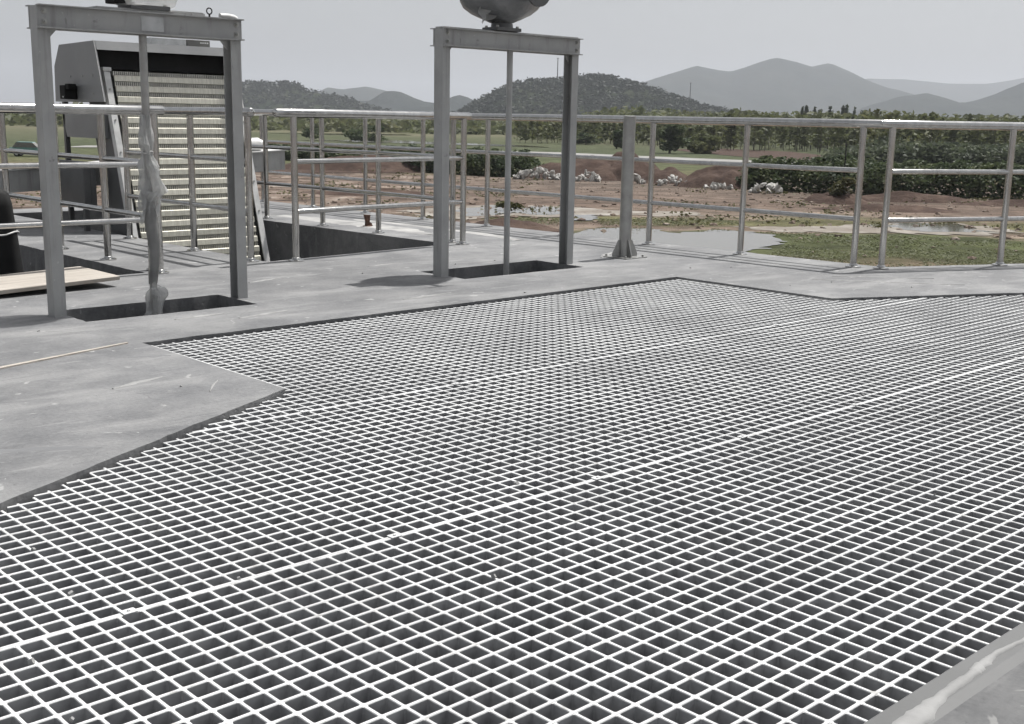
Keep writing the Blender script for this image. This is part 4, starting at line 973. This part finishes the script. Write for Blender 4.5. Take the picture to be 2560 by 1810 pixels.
tree('round_bush', 'green-blue bush beside the big dark bush, nearer the second railing post', 'bush', 28.8, 186, 3.6, 3.2, 3000, 0.34, 42, 'treeleaf', None, .2, .03)
tree('field_tree', 'dark field tree directly behind the thick davit post', 'tree', 17.2, 205, 3.2, 2.0, 1500, 0.34, 43, 'scrub', None, .15, .05)
for k, (x, y, h, w, lb) in enumerate([(13.5, 232, 2.2, 3.4, 'low bush left of the davit post at the field edge'), (-27, 215, 3.0, 4.5, 'dark bush clump on the pond bank left of the centre gate'), (-38, 225, 2.2, 3.0, 'small bush clump at the left end of the pond')]):
    tree('field_bush', lb, 'bush', x, y, h, w, 1600, 0.36, 60 + k, 'scrub', None, .12, .02)
tree('weed_clump', 'dark weed clump at the left end of the far puddle, behind the spindle', 'plant', -0.3, 64.6, 0.75, 0.95, 420, 0.16, 71, 'weed', None, .03, .03)
tree('weed_clump', 'yellow-green weedy clump on the mound at the foot of the thin pole', 'plant', 21.2, 76.6, 1.6, 1.1, 900, 0.16, 72, 'weed', None, .03, .15)
# hedgerow and woods in front of the hills: one mass each
rn = random.Random(31); pts = []
for k in range(900):
    y = rn.uniform(330, 560); x = y * rn.uniform(-0.46, 0.16); h = rn.uniform(2.0, 5.0) * (0.55 + 0.9 * max(0, noise.noise(Vector((x * .02, y * .02, 9))) + .3))
    for _ in range(22): pts.append(Vector((x + rn.gauss(0, 2.4), y + rn.gauss(0, 2), h * rn.random())))
o = put('far_hedges', leafcloud(pts, 1.6, 15), M['treeleaf'], None, (0, 0, GZ)); tag(o, 'far hedges and scrub across the plain below the hills', 'hedges', kind='stuff')
rn = random.Random(32); pts = []
for k in range(1100):
    y = rn.uniform(320, 700); x = y * rn.uniform(0.06, 0.55); h = rn.uniform(4.5, 8.5)
    for _ in range(34): pts.append(Vector((x + rn.gauss(0, 2.0), y + rn.gauss(0, 2.2), h * (1 - rn.random() ** 1.4))))
o = put('far_wood', leafcloud(pts, 1.15, 16), M['treeleaf'], None, (0, 0, GZ)); tag(o, 'far belt of woodland at the foot of the mountains on the right', 'wood', kind='stuff')
def hillwood(prof, Y, n, seed, s, label, deep):
    rn = random.Random(seed); hm = max(h for _, h in prof); w = hm * deep; pts = []
    x0, x1 = prof[0][0], prof[-1][0]
    while len(pts) < n * 9:
        x = rn.uniform(x0, x1); t_ = -rn.random() ** 1.2 * 0.8; h = interp(prof, x)
        if h < 4: continue
        z = h * (1 - abs(t_) ** 1.4) - 3; hh = s * rn.uniform(.6, 1.5)
        if rn.random() < 0.5 and noise.noise(Vector((x * .03, t_ * 3, seed))) < 0: continue
        for _ in range(9): pts.append(Vector((x + t_ * w * .15 + rn.gauss(0, hh * .4), t_ * w + rn.gauss(0, hh * .4), z + hh * (rn.random() - .15))))
    o = put('hill_wood', leafcloud(pts, s * 0.6, seed), M['hillleaf'], None, (0, Y, GZ)); return tag(o, label, 'wood', kind='stuff')
hillwood(NEAR, 1100, 2600, 51, 3.2, 'trees and bushes covering the nearest hill behind the centre gate', 2.6)
hillwood(LEFT, 1500, 1800, 52, 4.0, 'trees covering the long hill left of the centre gate', 2.8)

# thin poles, masts
def pole(label, x, y, z0, h, r, m='black', cat='pole'):
    t = thing('pole', label, cat, (x, y, GZ + z0)); bm = BM(); tube(bm, (0, 0, -0.3), (0, 0, h), r, r * 0.8, n=8); obj('shaft', bm, M[m], t, smooth=60)
    bm = BM(); tube(bm, (-r * 2.2, 0, h * 0.985), (r * 2.2, 0, h * 0.985), r * 0.5, n=6); obj('top_fitting', bm, M[m], t)
pole('thin black pole standing on the weedy mound by the right railing', 21.6, 78.5, 0.3, 3.4, 0.05)
pole('thin lattice mast on the ridge of the near hill, seen through the centre gate', 36.5, 1102, 36, 22, 0.5, 'paint_dk', 'mast')
pole('faint thin mast on the slope of the near hill, right of the davit post', 156, 1090, 18, 20, 0.4, 'paint_dk', 'mast')

# distant teal car, left picture edge
t = thing('parked_car', 'small teal car far off behind the left gate leg', 'car', (-51.5, 127, GZ), R(8))
bm = BM(); prism(bm, [(-2.0, .32), (2.0, .32), (2.02, .75), (1.2, .92), (-1.95, .95), (-2.05, .6)], 'y', -.8, .8); M['teal'] = mat('teal_car_paint', (0.10, 0.22, 0.21), (0.13, 0.26, 0.25), 2, 0.3); obj('body', bm, M['teal'], t)
bm = BM(); prism(bm, [(-1.7, .951), (0.9, .951), (.35, 1.45), (-1.3, 1.47)], 'y', -.7, .7); cb = obj('cabin', bm, M['dark'], t)
bm = BM(); prism(bm, [(-1.32, 1.4705), (.36, 1.4505), (.3, 1.50), (-1.25, 1.52)], 'y', -.68, .68); obj('roof', bm, M['teal'], t)
for x in (-1.25, 1.25):
    for y in (-.82, .62):
        bm = BM(); tube(bm, (x, y, .32), (x, y + .2, .32), .32, n=18); wl = obj('wheel', bm, M['black'], t); bm = BM(); tube(bm, (x, y - .01, .32), (x, y - .001, .32), .18, n=14); obj('rim', bm, M['bolt'], wl)

for o in C.objects:
    if o.parent is None and o not in SITE_OBJ and o not in (cam, sun):
        o.matrix_basis = TURN.to_4x4() @ o.matrix_basis
# ================================================================== HAZE
bm = BM(); box(bm, -9500, 12500, -9500, 12500, GZ - 2, 420)
me = mesh_of(bm, 'haze', bpy.data.materials.new('hazy_air')); hz = bpy.data.objects.new('haze', me); C.objects.link(hz); hz['kind'] = 'stuff'
hz['label'] = 'pale haze in the air between the deck and the far mountains'; hz['category'] = 'haze'
hm_ = me.materials[0]; hm_.use_nodes = True; ht = hm_.node_tree; ht.nodes.clear()
pv = ht.nodes.new('ShaderNodeVolumePrincipled'); pv.inputs['Density'].default_value = 0.00017; pv.inputs['Color'].default_value = (0.79, 0.825, 0.885, 1); pv.inputs['Anisotropy'].default_value = 0.2
ho = ht.nodes.new('ShaderNodeOutputMaterial'); ht.links.new(pv.outputs[0], ho.inputs['Volume'])
hm_.cycles.homogeneous_volume = True
